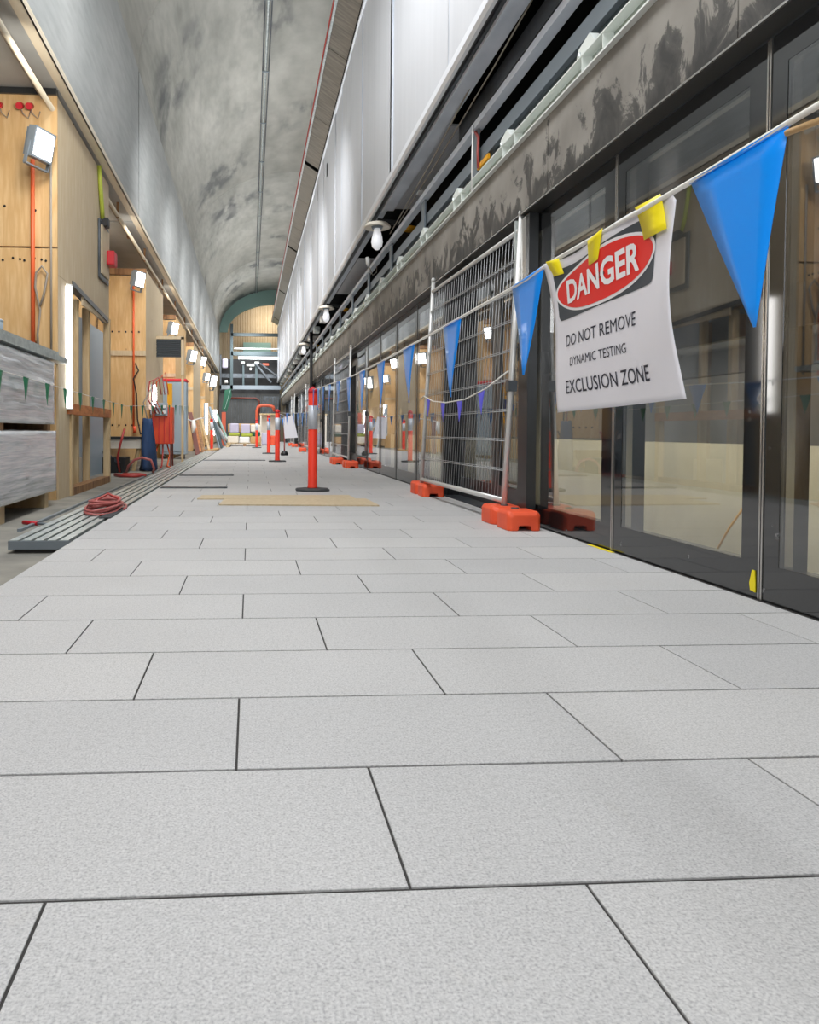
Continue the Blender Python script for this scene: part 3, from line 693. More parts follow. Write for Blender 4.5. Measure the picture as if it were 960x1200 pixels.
mb.build('cloth', M['darkgreen'], t); MB().bar((-1.3, 37.95, 1.8), (-1.02, 37.95, 2.75), .05, .02).build('pale_stripe', M['teal'], t)
tag(MB().box(-1.42, -1.22, 36.9, 37.0, ZF, 1.6).build('red_upright', M['brick']), 'dull red upright below the green banner', 'post')

# ================================================================== RIGHT SIDE: screen-door wall
XD = 2.08; XS = 1.975; ZH = 2.28; ZT = 2.79
# header stone panels
hdr = sempty('wall_right', (XS, 0, ZH))
yj = 1.0 - 1.93 * 2
while yj < YE:
    y1 = min(yj + 1.93, YE)
    MB().box(XS, XS + .05, yj + .004, y1 - .004, ZH, ZT).build('header_panel', M['stone'], hdr) if False else None
    mb = MB().box(XS, XS + .05, yj + .004, y1 - .004, ZH, ZT)
    o = mb.build('header_panel', M['stone'], None, org=(0, 0, 0)); o.parent = hdr; o.matrix_parent_inverse = Matrix.Translation(-hdr.location)
    yj += 1.93
MB().box(XS + .012, XS + .045, -2, YE, ZH + .01, ZT - .01).build('joint_backing', M['void'], hdr)
MB().box(XS - .004, XS + .01, -2, YE, ZH - .008, ZH + .002).build('edge_bead', M['alu'], hdr)
MB().box(XS + .002, XD + .05, -2, YE, ZH - .012, ZH - .002).build('header_soffit', M['soffitblack'], hdr)
MB().box(XD + .0, XD + .012, -2, YE, ZH - .022, ZH - .012).build('soffit_trim', M['steel'], hdr)
MB().box(XS + .05, XD + .5, -2, YE, ZH, ZT).build('header_core', M['void'], hdr)

posts = [-.84, .4, 1.64, 2.88, 4.12, 5.43]
dstarts = [5.43, 14.34, 23.25, 32.16, 41.07]
modules = [(a, b_) for a, b_ in zip(posts[:-1], posts[1:])]
doors = []
for k, d in enumerate(dstarts):
    doors.append((d, d + 2.41))
    s = d + 2.41; e = dstarts[k + 1] if k + 1 < len(dstarts) else YE
    n = 5
    for i in range(n):
        a = s + (e - s) * i / n; b_ = s + (e - s) * (i + 1) / n
        if b_ > a + .3: modules.append((a, b_))
wi = 0
def local(mb, name, m, parent):
    """object coordinates equal to world coordinates so the procedural dirt follows height"""
    o = mb.build(name, m, None, org=(0, 0, 0)); o.parent = parent; o.matrix_parent_inverse = Matrix.Translation(-parent_world(parent)); return o
for a, b_ in modules:
    wi += 1
    w = sempty('window_%d' % wi, (XD, (a + b_) / 2, 0))
    sl = .10 if wi != 5 else .12; sr = .08
    ya, yb, z0, z1 = a + .02 + sl, b_ - .02 - sr, .15, 2.13
    mb = MB().box(XD, XD + .025, a + .014, ya, .0, ZH - .02).box(XD, XD + .025, yb, b_ - .014, 0, ZH - .02).box(XD, XD + .025, ya, yb, 0, z0).box(XD, XD + .025, ya, yb, z1, ZH - .02)
    local(mb, 'frame', M['frit'], w)
    local(MB().box(XD + .002, XD + .012, ya, yb, z0, z1), 'glass', M['glass'], w)
    MB().box(XD + .018, XD + .06, ya - .012, ya, z0, z1).box(XD + .018, XD + .06, yb, yb + .012, z0, z1).box(XD + .018, XD + .06, ya, yb, z1, z1 + .012).box(XD + .018, XD + .06, ya, yb, z0 - .012, z0).build('glazing_bead', M['alu'], w)
    MB().box(XD + .03, XD + .16, a - .05, a + .05, 0, ZH).build('mullion', M['black'], w)
    MB().box(XD - .004, XD + .02, a - .012, a - .003, .0, ZH - .02).box(XD - .004, XD + .02, a + .003, a + .012, .0, ZH - .02).build('trim_strip', M['alu'] if a < 6 else M['darkframe'], w)
    MB().box(XD + .06, XD + .10, ya, yb, 1.10, 1.27).build('transom', M['black'], w) if True else None
di = 0
for a, b_ in doors:
    di += 1
    d = sempty('door_%d' % di, (XD, (a + b_) / 2, 0))
    for (p, q) in ((a + .03, (a + b_) / 2 - .01), ((a + b_) / 2 + .01, b_ - .03)):
        mb = MB().box(XD + .16, XD + .2, p, p + .09, 0, ZH).box(XD + .16, XD + .2, q - .09, q, 0, ZH).box(XD + .16, XD + .2, p + .09, q - .09, 0, .2).box(XD + .16, XD + .2, p + .09, q - .09, 2.1, ZH)
        local(mb, 'leaf_frame', M['darkframe'], d)
        local(MB().box(XD + .175, XD + .185, p + .09, q - .09, .2, 2.1), 'leaf_glass', M['darkglass'], d)
    MB().box(XD, XD + .2, a - .012, a + .025, 0, ZH).box(XD, XD + .2, b_ - .025, b_ + .012, 0, ZH).build('jamb', M['darkframe'], d)
    MB().box(XD - .004, XD + .02, a - .012, a - .003, 0, ZH - .02).build('jamb_trim', M['alu'], d)
    MB().box(XD - .01, XD + .25, a, b_, -.012, .004).build('sill', M['steel'], d)
# bright vertical profile at top of fence 1
t = thing('aluminium_profile', 'bright upright aluminium profile beside the first fence top', 'metal profile', (2.0, 5.3, .1))
MB().box(2.0, 2.07, 5.24, 5.42, .12, 2.26).build('channel', M['darkframe'], t)
MB().box(1.975, 2.0, 5.24, 5.30, 1.4, 2.235).box(1.98, 1.992, 5.30, 5.42, 1.4, 2.235).build('web', M['alu'], t)
MB().box(1.96, 2.0, 5.42, 5.44, 1.35, 2.25).build('flange', M['galv'], t)

# behind the glass: trackway
tk = sempty('wall_right_trackway', (3.6, 20, -1.2))
MB().box(3.6, 3.8, -3, YE, .6, 5.5).build('upper_concrete', M['dimconc'], tk)
MB().box(3.52, 3.6, -3, YE, 1.12, 1.30).build('dark_band', M['black'], tk)
MB().box(3.55, 3.6, -3, YE, -1.2, .60).build('beige_hoarding', M['beige'], tk)
MB().box(2.3, 3.6, -3, YE, -1.3, -1.2).build('track_bed', M['dimconc'], tk)
MB().box(2.28, 2.31, -3, YE, -1.2, -.05).build('platform_edge', M['dimconc'], tk)
for k, (y, z, y2, z2) in enumerate(((4.6, .0, 4.6, 1.1), )):
    tag(MB().tube([(2.9, 3.9, .75), (2.88, 4.0, .4), (2.9, 4.3, .1), (2.9, 4.6, -.3)], .007, 6).build('yellow_lead', M['ochre']), 'thin ochre lead hanging behind the near glass', 'cable')

# yellow markers at the base of the near post
tag(MB().prism([(2.905, .025), (2.935, .03), (2.94, .06), (2.925, .115), (2.91, .115), (2.905, .06)], 'x', XD - .005, XD - .001).build('yellow_tag', M['yellow']), 'small yellow tag at the base of the near door post', 'tag')
tag(MB().box(2.04, 2.062, 4.05, 4.35, .0005, .003).build('yellow_strip', M['yellow']), 'thin yellow tape strip where pavers meet the dark glass', 'tape')

# ---- galvanised angle rail above stone
gr = thing('galvanised_rail', 'pale green-grey angle rail bolted above the dark stone header', 'rail', (XS, 20, ZT))
MB().box(XS - .035, XS + .05, -1, YE, ZT + .002, ZT + .014).box(XS - .035, XS + .05, -1, YE, ZT + .105, ZT + .114).build('lip', M['palegreen'], gr)
MB().box(XS + .03, XS + .045, -1, YE, ZT + .014, ZT + .105).build('web', M['webgreen'], gr)
for i in range(33):
    y = 2.65 + i * 1.38
    for e in (0, .26):
        MB().box(XS - .032, XS + .03, y + e, y + e + .010, ZT + .012, ZT + .106).build('stiffener', M['palegreen'], gr)
    MB().cyl((XS + .0, y + .13, ZT + .055), (XS + .03, y + .13, ZT + .055), .02, 8).cyl((XS - .01, y + .34, ZT + .11), (XS - .01, y + .34, ZT + .16), .014, 8).build('bolt', M['galv'], gr)
    MB().prism([(y + .12, ZT + .114), (y + .40, ZT + .114), (y + .36, ZT + .19), (y + .22, ZT + .22)], 'x', XS - .01, XS + .045).build('bracket', M['palegreen'], gr)
# ---- beams in the void over the doors
def long_box(name, x0, x1, z0, z1, m, label, cat, y0=-1, y1=YE): return tag(MB().box(x0, x1, y0, y1, z0, z1).build(name, m), label, cat)
long_box('steel_beam', 2.03, 2.07, 3.08, 3.20, M['midsteel'], 'slim blue-grey steel beam just above the angle rail', 'steel beam')
long_box('steel_beam', 1.97, 2.05, 3.36, 3.42, M['bluegrey'], 'light blue-grey steel tube along the middle of the overhead void', 'steel beam')
long_box('steel_beam', 2.06, 2.2, 3.56, 3.72, M['steel'], 'dark boxed steel beam high in the overhead void, near end only', 'steel beam', -1, 7.3)
struct(MB().box(2.55, 2.6, -2, YE, ZT, 5.5).box(1.75, 2.6, -2, YE, 4.3, 4.35).build('wall_right_void', M['void']), 'black void behind the overhead steelwork')
tr = thing('cable_tray', 'grey cable tray hung under the overhead void', 'cable tray', (2.3, 20, 3.2))
MB().box(2.18, 2.45, -1, YE, 3.16, 3.17).box(2.18, 2.19, -1, YE, 3.16, 3.22).build('tray', M['tealsteel'], tr)
mb = MB()
for x in (2.23, 2.28, 2.34): mb.cyl((x, -1, 3.19), (x, YE, 3.19), .018, 6)
mb.build('cable', M['blackcable'], tr)
tag(MB().tube([(1.9, 3, 3.95), (1.93, 6, 3.78), (1.96, 8, 3.62), (1.98, 10.5, 3.5)], .008, 6).build('thin_cable', M['greycable']), 'thin grey cable slanting down from the channel, left one', 'cable')
tag(MB().tube([(1.96, 3, 3.9), (2.0, 6, 3.7), (2.01, 8, 3.6), (2.0, 10, 3.5)], .008, 6).build('thin_cable', M['greycable']), 'thin grey cable slanting down beside it, right one', 'cable')
def card(x, y, z, lb): return tag(MB().box(x, x + .07, y, y + .18, z, z + .004).build('cable_tag', M['whiteplastic']), lb, 'tag')
card(1.96, 8.6, 3.50, 'white cable tag on the thin grey cables'); card(2.06, 6.3, 3.545, 'white label under the dark steel beam')
tag(MB().box(2.0, 2.02, 6.2, 6.5, 3.0, 3.04).build('yellow_clip', M['ochre']), 'yellow clip behind the angle rail', 'clip')
tag(MB().tube([(1.95, 6.3, 2.95), (1.96, 6.35, 3.1), (1.98, 6.4, 3.25), (2.0, 6.6, 3.4)], .013, 6).build('red_cable', M['redpipe']), 'short red cable rising from the angle rail', 'cable')
tag(MB().cyl((1.94, 6.45, 2.8), (1.96, 6.5, 3.4), .009, 6).build('white_rod', M['whiteplastic']), 'thin white rod beside the red cable', 'rod')
# hangers between beams and rail
for i in range(20):
    y = 6.5 + i * 2.0
    lb = 'steel hanger bracket joining overhead tube and angle rail'
    tag(MB().prism([(y, 2.95), (y + .10, 2.95), (y + .16, 3.36), (y - .02, 3.36)], 'x', 2.0, 2.02).build('hanger_bracket', M['midsteel']), lb, 'bracket', 'hanger brackets in the overhead void')

# ---- white panel wall
XC = 1.70; ZC0 = 3.73; ZC1 = 7.17
cw = sempty('wall_right_upper', (XC, 20, ZC0))
ys = [-.2, 1.1, 2.4, 3.7, 5.05, 6.37, 7.62, 8.98, 10.2]
while ys[-1] < YE - 1: ys.append(ys[-1] + 1.22)
ys[-1] = YE
for k, (a, b_) in enumerate(zip(ys[:-1], ys[1:])):
    gp = .012
    dx = [0, .02, 0, .012, 0][k % 5]
    local(MB().box(XC + dx, XC + .06, a + gp, b_ - gp, ZC0 + .03, ZC1 - .04), 'cladding_panel', M['clad'], cw)
    if k % 2 == 0: MB().box(XC + .0, XC + .05, b_ - gp, b_ - gp + .1 if k % 4 else b_ + .02, ZC0 + .03, ZC1 - .04).build('flange', M['bluegrey'], cw)
MB().box(XC + .07, XC + .10, -1, YE, ZC0, ZC1).build('backing', M['steel'], cw)
MB().prism([(XC - .012, ZC0 + .10), (XC - .02, ZC0 + .02), (XC + .0, ZC0 - .012), (XC + .03, ZC0 - .012), (XC + .03, ZC0 + .10)], 'y', -1, YE).build('bottom_hem', M['cladflat'], cw)
MB().box(XC - .02, XC + .05, -1, YE, ZC1 - .05, ZC1).build('top_cap', M['cladflat'], cw)
# bumps / damaged cuts
for (y, z, dz, dy) in ((6.9, 5.0, .9, .012), (6.62, 4.75, .8, .01), (9.0, 4.0, .5, .02), (16.6, 6.4, .28, .12), (19.0, 6.6, .4, .1), (25, 5.6, .6, .1), (31, 5.2, 1.2, .12)):
    MB().box(XC - .004, XC + .002, y, y + dy, z, z + dz).build('cut_slot', M['black'], cw)
# underside: channel, dark gap, perforated soffits
struct(MB().box(XC + .03, XC + .10, -1, YE, ZC0 + .02, ZC0 + .03).build('trim_2', M['darkframe']), 'dark recess strip under the white panel wall')
struct(MB().box(XC + .10, XC + .27, -1, 10.2, ZC0 + .0, ZC0 + .02).box(XC + .10, XC + .12, -1, 10.2, ZC0 - .03, ZC0 + .02).build('trim_3', M['bluegrey']), 'blue-grey channel under the white panel wall')
struct(MB().box(XC + .10, XC + .2, 10.22, YE, ZC0 + .03, ZC0 + .05).build('trim_4', M['bluegrey']), 'blue-grey channel, far run')
sp = [(7.4, 10.2), (13.2, 16.6), (24.0, 27.0), (31, 34), (38, 41)]
for k, (a, b_) in enumerate(sp):
    tag(MB().box(XC + .22, XC + .64, a, b_, ZC0 + .03, ZC0 + .05).build('soffit_panel', M['clad']), ['nearest', 'second', 'third', 'fourth', 'farthest'][k] + ' pale perforated soffit panel under the white wall', 'soffit panel', 'perforated soffit panels')
# sloping brown-grey sheets over the wall top
ss = sempty('ceiling_soffit_sheets', (1.5, 20, 7.4))
yj = 2.0; k = 0
while yj < YE:
    L_ = [2.8, 2.9, 2.9][k % 3]; e = min(yj + L_, YE)
    gp = .25 if k % 3 == 2 else .02
    MB().prism([(1.372, 7.58), (1.372, 7.60), (1.71, 7.38), (1.71, 7.36)], 'y', yj, e - gp).build('soffit_sheet', M['sheet'], ss)
    yj = e; k += 1
    if e >= YE: break
MB().prism([(1.372, 7.66), (1.372, 7.68), (1.75, 7.48), (1.75, 7.44)], 'y', 1, YE).build('void_lining', M['void'], ss)
MB().box(1.33, 1.372, 1, YE, 7.56, 7.64).build('edge_angle', M['galv'], ss)
rp = tag(MB().cyl((1.315, 1, 7.60), (1.315, YE, 7.60), .014, 8).build('red_pipe_run', M['redpipe']), 'thin dark red pipe along the vault edge strip', 'pipe')

# ---- bulb lamps on arms
def bulb_lamp(y, x=1.80, z=3.56, label='', amber=''):
    t = thing('hanging_lamp', label, 'lamp', (x, y, z), 'lamps under the white wall')
    MB().lathe([(.05, .085), (.15, .06), (.19, .015), (.185, 0), (.15, .012), (.0, .03)], (x, y, z), 24).build('shade', M['cream'], t)
    MB().lathe([(.07, -.01), (.085, .02)], (x, y, z), 16).build('socket', M['midsteel'], t)
    MB().lathe([(.045, -.01), (.055, -.06), (.075, -.14), (.082, -.2), (.07, -.26), (.03, -.30), (.004, -.31)], (x, y, z), 16).build('bulb', M['bulb'], t)
    MB().bar((x, y, z + .10), (x + .42, y - .02, z + .06), .05, .06).build('arm', M['black'], t)
    t2 = thing('beacon', amber, 'beacon', (x + .48, y - .05, z - .05), 'amber capped beacons beside the lamps')
    MB().cyl((x + .44, y - .05, z), (x + .44, y - .05, z + .16), .085, 16).cyl((x + .44, y - .05, z + .16), (x + .44, y - .05, z + .28), .03, 10).build('body', M['black'], t2)
    MB().lathe([(.06, -.05), (.105, -.03), (.11, 0), (.09, .01)], (x + .44, y - .05, z), 18).build('cap', M['ochre'], t2)
bulb_lamp(10.3, 1.76, 3.52, 'nearest bare bulb lamp with round shade under white wall', 'nearest black beacon with amber cap beside the bulb lamp')
bulb_lamp(17.2, 1.76, 3.52, 'second bulb lamp farther along under the white wall', 'second black beacon with amber cap farther along')
bulb_lamp(24.5, 1.76, 3.52, 'third bulb lamp, small, far along the white wall', 'third black beacon with amber cap, far along')
tag(MB().tube([(1.83, 11.6, 3.42), (1.84, 11.6, 3.33), (1.87, 11.7, 3.30)], [.03, .035, .02], 8).build('hanging_plug', M['whiteplastic']), 'white plug hanging just beyond the nearest bulb lamp', 'plug')
tag(MB().tube([(1.87, 11.7, 3.30), (1.95, 11.8, 3.18), (2.03, 11.9, 3.25), (2.05, 12, 3.5)], .008, 6).build('curled_cable', M['greycable']), 'thin cable curling beyond the nearest bulb lamp', 'cable')
# clutter brackets in far void
for i in range(14):
    y = 19 + i * 2.0
    tag(MB().box(1.80, 1.98, y, y + .35, 3.50, 3.66).build('conduit_box', M['galv'] if i % 2 else M['whiteplastic'], bevel=.02), 'small pale fitting in the far overhead void', 'fitting', 'fittings in the far overhead void')
# black downpipe seen over first bollard
tag(MB().cyl((1.89, 23.0, .0), (1.89, 23.0, 3.8), .05, 10).build('black_pole', M['black']), 'thin black pole from floor to overhead steel, behind the nearest bollard', 'pole')

# ================================================================== FENCES
def fence_feet_shape(mb, cx, cy, L=.62, W=.235, H=.135):
    def sec(y, w, h, notch=True):
        w2 = w / 2; c = .02
        return [(cx - w2, y, .0), (cx - w2, y, h - c), (cx - w2 + c, y, h), (cx + w2 - c, y, h), (cx + w2, y, h - c), (cx + w2, y, 0), (cx + w2 * .45, y, 0), (cx + w2 * .4, y, .035 if notch else 0), (cx - w2 * .4, y, .035 if notch else 0), (cx - w2 * .45, y, 0)]
    Y = [(-.5, .82, .80), (-.47, .96, .96), (-.44, 1, 1), (-.14, 1, 1), (-.10, .92, .97), (-.06, .70, .86), (.06, .70, .86), (.10, .92, .97), (.14, 1, 1), (.44, 1, 1), (.47, .96, .96), (.5, .82, .80)]
    S = [sec(cy + a * L, W * b_, H * c_) for a, b_, c_ in Y]
    n = 10; base = []
    for s_ in S: base += s_
    fs = [[k * n + i, k * n + (i + 1) % n, (k + 1) * n + (i + 1) % n, (k + 1) * n + i] for k in range(len(S) - 1) for i in range(n)]
    fs += [list(range(n))[::-1], [(len(S) - 1) * n + i for i in range(n)]]
    mb.add(base, fs)
FG = 'orange feet of the temporary fences'
def foot(cx, cy, label):
    t = thing('fence_foot', label, 'fence foot', (cx, cy, 0), FG)
    mb = MB(); fence_feet_shape(mb, cx, cy); mb.build('block', M['orange'], t, bevel=.008)
    MB().lathe([(.028, .1), (.028, .142)], (cx, cy + .11, 0), 12).lathe([(.028, .1), (.028, .142)], (cx, cy - .11, 0), 12).build('socket', M['rubber'], t)
    return t
foot(1.885, 5.26, 'near orange fence foot at the first fence, closest to camera')
foot(1.905, 7.86, 'orange fence foot at the far end of the first fence')
foot(1.87, 13.72, 'orange fence foot before the second fence')
foot(1.80, 15.3, 'orange fence foot just past the second fence near post')
foot(1.90, 22.4, 'orange fence foot at the third fence near end')
foot(1.72, 24.3, 'orange fence foot beyond the third fence near end')
foot(1.90, 31.5, 'second farthest orange fence foot along the doors')
foot(1.85, 33.5, 'farthest orange fence foot along the doors')
def fence(xb, y0, y1, lean, label, zb=.17, zt=2.17, nv=34, wires=True, xfar=None):
    t = thing('temporary_fence', label, 'fence', (xb, (y0 + y1) / 2, 0), 'temporary mesh fences before the doors')
    xf = xb if xfar is None else xfar
    def P(u, z): return Vector((xb + (xf - xb) * u + lean * (z - zb) / (zt - zb), y0 + (y1 - y0) * u, z))
    for u in (0, 1):
        MB().tube([P(u, .04), P(u, zt + .12)], .021, 12).build('post', M['fence'], t)
        MB().lathe([(.023, 0), (.024, .03), (.012, .045)], P(u, zt + .10), 10).build('post_cap', M['fence'], t)
    MB().tube([P(0, zb), P(1, zb)], .021, 12).build('bottom_rail', M['fence'], t)
    MB().tube([P(0, zt), P(1, zt)], .018, 12).build('top_rail', M['fence'], t)
    mb = MB()
    for k in range(1, nv): mb.tube([P(k / nv, zb), P(k / nv, zt)], .0026, 5)
    for k in range(1, 9):
        z = zb + (zt - zb) * k / 9 + (.0)
        o_ = Vector((-.012, 0, 0)); mb.tube([P(0, z) + o_, P(1, z) + o_], .0042, 5)
        mb.tube([P(0, z + .014) + o_, P(1, z + .014) + o_], .003, 5)
    mb.build('wire_mesh', M['wire'], t)
    MB().box(P(0, 1)[0] - .03, P(0, 1)[0] + .035, y0 - .035, y0 + .035, .98, 1.06).build('clamp', M['steel'], t)
    return t
fence(1.885, 5.37, 7.80, .10, 'nearest temporary mesh fence leaning before the dark doorway', xfar=1.835)
fence(1.90, 14.2, 16.9, .03, 'second temporary mesh fence along the doors', zt=2.2, nv=30)
fence(1.90, 23.2, 25.7, .03, 'third temporary mesh fence along the doors', nv=24)
fence(1.90, 32.2, 34.7, .03, 'farthest temporary mesh fence along the doors', nv=20)

# ================================================================== BOLLARDS
def bollard(x, y, h, label):
    t = thing('bollard', label, 'bollard', (x, y, 0), 'orange delineator bollards')
    n = 8; mb = MB(); vs = []
    for r, z in ((.205, 0), (.205, .018), (.19, .028), (.08, .034)):
        for i in range(n):
            a = 2 * PI * (i + .5) / n; vs.append((x + r * math.cos(a), y + r * math.sin(a), z))
    mb.add(vs, [(k * n + i, k * n + (i + 1) % n, (k + 1) * n + (i + 1) % n, (k + 1) * n + i) for k in range(3) for i in range(n)] + [list(range(n))[::-1], [3 * n + i for i in range(n)]])
    mb.build('base', M['rubber'], t)
    MB().lathe([(.062, .03), (.056, .05), (.053, .08), (.052, h - .05), (.05, h - .045)], (x, y, 0), 24).build('post', M['bollard'], t)
    MB().lathe([(.0545, .70), (.0545, .97)], (x, y, 0), 24).build('reflective_sleeve', M['reflect'], t)
    MB().lathe([(.056, h - .06), (.056, h - .03), (.045, h - .005), (.02, h), (.018, h + .015)], (x, y, 0), 20).build('cap', M['redcap'], t)
    return t
bollard(.712, 8.394, 1.17, 'nearest orange-red bollard with silver sleeve in mid floor')
bollard(.60, 16.3, 1.14, 'second orange-red bollard, right of the far middle')
bollard(.55, 22.0, 1.14, 'third orange-red bollard, just left of the second')
bollard(.26, 29.5, 1.14, 'small far orange-red bollard beside the packed pallets')
bollard(-1.371, 26.4, 1.10, 'far orange-red bollard on the left by the leaning boards')

# ================================================================== BUNTINGS
def pennant(a, b_, drop, m, par, name='pennant', seed=0, tipoff=0.5, curl=.012):
    a = Vector(a); b_ = Vector(b_); n = 8; mb = MB(); vs = []; fs = []
    d = (b_ - a); nrm = d.cross(Vector((0, 0, 1))).normalized()
    for j in range(n + 1):
        f = j / n; w = 1 - f * .985
        for i in range(5):
            u = tipoff * f + (i / 4) * w if False else (tipoff * (1 - w)) + (i / 4) * w
            p = a + d * u + Vector((0, 0, -drop * f))
            wob = .3 * curl * (math.sin(seed * 1.7 + f * 4) + .5 * math.sin(seed + i * .9)) * f
            if j == 0: wob = 0
            vs.append(p + nrm * wob)
    for j in range(n):
        for i in range(4): fs.append((j * 5 + i, j * 5 + i + 1, (j + 1) * 5 + i + 1, (j + 1) * 5 + i))
    mb.add(vs, fs, True)
    # folded hem over the cord
    o = mb.build(name, m, par, fixn=False)
    s = o.modifiers.new('thick', 'SOLIDIFY'); s.thickness = .0012; s.offset = 0
    hem = MB().tube([a, a + d * .5 + Vector((0, 0, -.001)), b_], .0042, 6).build('hem', m, o)
    return o
def path_y(P, y):
    for (p, q) in zip(P[:-1], P[1:]):
        if p[1] <= y <= q[1]:
            f = (y - p[1]) / (q[1] - p[1]); return Vector((p[0] + (q[0] - p[0]) * f, y, p[2] + (q[2] - p[2]) * f))
    return Vector(P[-1])
bz = thing('bunting', 'white cord with blue pennants from upper right to nearest bollard', 'bunting', (.64, 3.5, 1.0), 'blue pennant lines')
# sagging polyline
P = [(.66, -.6, 1.10), (.64, .3, 1.055), (.635, .82, 1.048), (.635, 1.04, 1.043), (.63, 1.54, 1.037), (.633, 1.66, 1.030), (.635, 2.3, 1.025), (.638, 3.0, 1.022), (.642, 3.65, 1.022), (.65, 4.3, 1.03), (.66, 5.0, 1.04), (.67, 6.3, 1.08), (.69, 7.3, 1.11), (.705, 8.34, 1.15)]
MB().tube(P, .0042, 8).build('cord', M['rope'], bz)
def pn(y, w, dr, seed, tip=.5, curl=.012): pennant(path_y(P, y + w / 2), path_y(P, y - w / 2), dr, M['blue'], bz, seed=seed, tipoff=tip, curl=curl)
pn(.943, .196, .232, .4, .72, .004); pn(1.665, .20, .22, 2, .45, .010); pn(2.31, .21, .235, 3, .5, .014)
for k in range(9): pn(2.96 + .66 * k, .225, .225, 4 + k * 1.3)
MB().tube([(.632, .845, 1.035), (.64, .78, 1.03), (.66, .62, 1.01), (.69, .4, .99)], .004, 6).build('cord_tail', M['cardboard'], bz)
b2 = thing('bunting', 'cord of pale blue pennants between the nearest and second bollards', 'bunting', (.66, 12, 1.0), 'blue pennant lines')
P = [(.715, 8.5, 1.15), (.80, 9.5, 1.08), (.95, 11, 1.02), (.98, 13, 1.0), (.85, 15, 1.04), (.62, 16.25, 1.08)]
MB().tube(P, .004, 6).build('cord', M['rope'], b2)
for k in range(11): pennant(path_y(P, 8.85 + .66 * k + .13), path_y(P, 8.85 + .66 * k - .13), .24, M['blue'], b2, seed=k)
b3 = thing('bunting', 'cord of pale blue pennants beyond the second bollard', 'bunting', (.7, 20, 1.0), 'blue pennant lines')
P = [(.61, 16.4, 1.08), (.9, 18, 1.02), (.9, 20, 1.02), (.4, 22, 1.06)]
MB().tube(P, .005, 6).build('cord', M['rope'], b3)
for k in range(8): pennant(path_y(P, 16.8 + .66 * k + .1), path_y(P, 16.8 + .66 * k - .1), .22, M['blue'], b3, seed=k)
# violet bunting on first fence
b4 = thing('bunting', 'sagging cord of small violet pennants tied across the first fence', 'bunting', (1.85, 6.6, 1.0))
P = [(1.90, 5.36, 1.13), (1.855, 5.75, 1.02), (1.85, 6.3, .96), (1.845, 6.9, .955), (1.845, 7.4, .99), (1.85, 7.8, 1.06), (1.85, 7.95, 1.03)]
MB().tube(P, .006, 6).build('cord', M['rope'], b4)
for k, y in enumerate((5.85, 6.45, 7.0, 7.6)):
    pennant(path_y(P, y + .085), path_y(P, y - .085), .19, M['purple'], b4, seed=k * 2.1)
# green bunting on the left
b5 = thing('bunting', 'cord of small green pennants in front of the wrapped stacks', 'bunting', (-1.9, 10, 1.1))
P = [(-1.9, 3.8, 1.16), (-1.9, 5.7, 1.13), (-1.9, 7.1, 1.11), (-1.9, 9, 1.08), (-1.9, 11.5, 1.05), (-1.6, 14, 1.15), (-1.48, 15.5, 1.2), (-1.62, 19.8, 1.32)]
MB().tube(P, .0035, 6).build('cord', M['rope'], b5)
for k in range(22):
    y = 5.06 + .67 * k; pennant(path_y(P, y + .08), path_y(P, y - .08), .20, M['green'], b5, seed=k * 1.1, curl=.01)

# ================================================================== DANGER SIGN
TL = Vector((.627, 1.54, 1.036)); BLc = Vector((.664, 1.53, .722)); BR = Vector((.666, 1.085, .732)); TR = Vector((.632, 1.072, 1.045))
def S(u, v, lift=0.0):
    """u 0..1 left (far) to right (near); v 0..1 top to bottom"""
    p = TL * (1 - u) * (1 - v) + TR * u * (1 - v) + BLc * (1 - u) * v + BR * u * v
    x = .010 * math.sin(u * PI) * (1 - v * .4) + .006 * math.sin(u * 9 + v * 3) * (.3 + .7 * (1 - v)) + .006 * math.sin(v * 5 + u * 2)
    zt = -.007 * math.sin(u * PI * 2.0) * (1 - v) ** 3
    zt += (-.018 * max(0, (u - .92) / .08) ** 2 ) * (1 - v) ** 6
    yy = .012 * math.sin(v * PI) * (1 if u < .5 else 1) * abs(u - .5) * 1.2
    return p + Vector((x - lift - .008, yy * (1 if u > .5 else -.2), zt))
sg = thing('danger_sign', 'white paper danger sign taped to the bunting cord', 'sign', (.64, 1.3, .72))
nu, nv = 40, 28
mb = MB(); mb.add([S(i / nu, j / nv) for j in range(nv + 1) for i in range(nu + 1)], [(j * (nu + 1) + i, j * (nu + 1) + i + 1, (j + 1) * (nu + 1) + i + 1, (j + 1) * (nu + 1) + i) for j in range(nv) for i in range(nu)], True)
sheet = mb.build('sheet', M['paper'], sg, fixn=False); so = sheet.modifiers.new('t', 'SOLIDIFY'); so.thickness = .0006; so.offset = 0
def fill_patch(name, inside, u0, u1, v0, v1, n, m, par, lift):
    """fine grid clipped by radial polygon: fan from centre"""
    return None
def poly_patch(name, outline, m, par, lift, rings_=8):
    cu = sum(p[0] for p in outline) / len(outline); cv = sum(p[1] for p in outline) / len(outline)
    vs = [S(cu, cv, lift)]; n = len(outline)
    for k in range(1, rings_ + 1):
        f = k / rings_
        for u, v in outline: vs.append(S(cu + (u - cu) * f, cv + (v - cv) * f, lift))
    fs = [(0, 1 + i, 1 + (i + 1) % n) for i in range(n)]
    for k in range(rings_ - 1):
        for i in range(n): fs.append((1 + k * n + i, 1 + k * n + (i + 1) % n, 1 + (k + 1) * n + (i + 1) % n, 1 + (k + 1) * n + i))
    return MB().add(vs, fs, True).build(name, m, par, fixn=False)
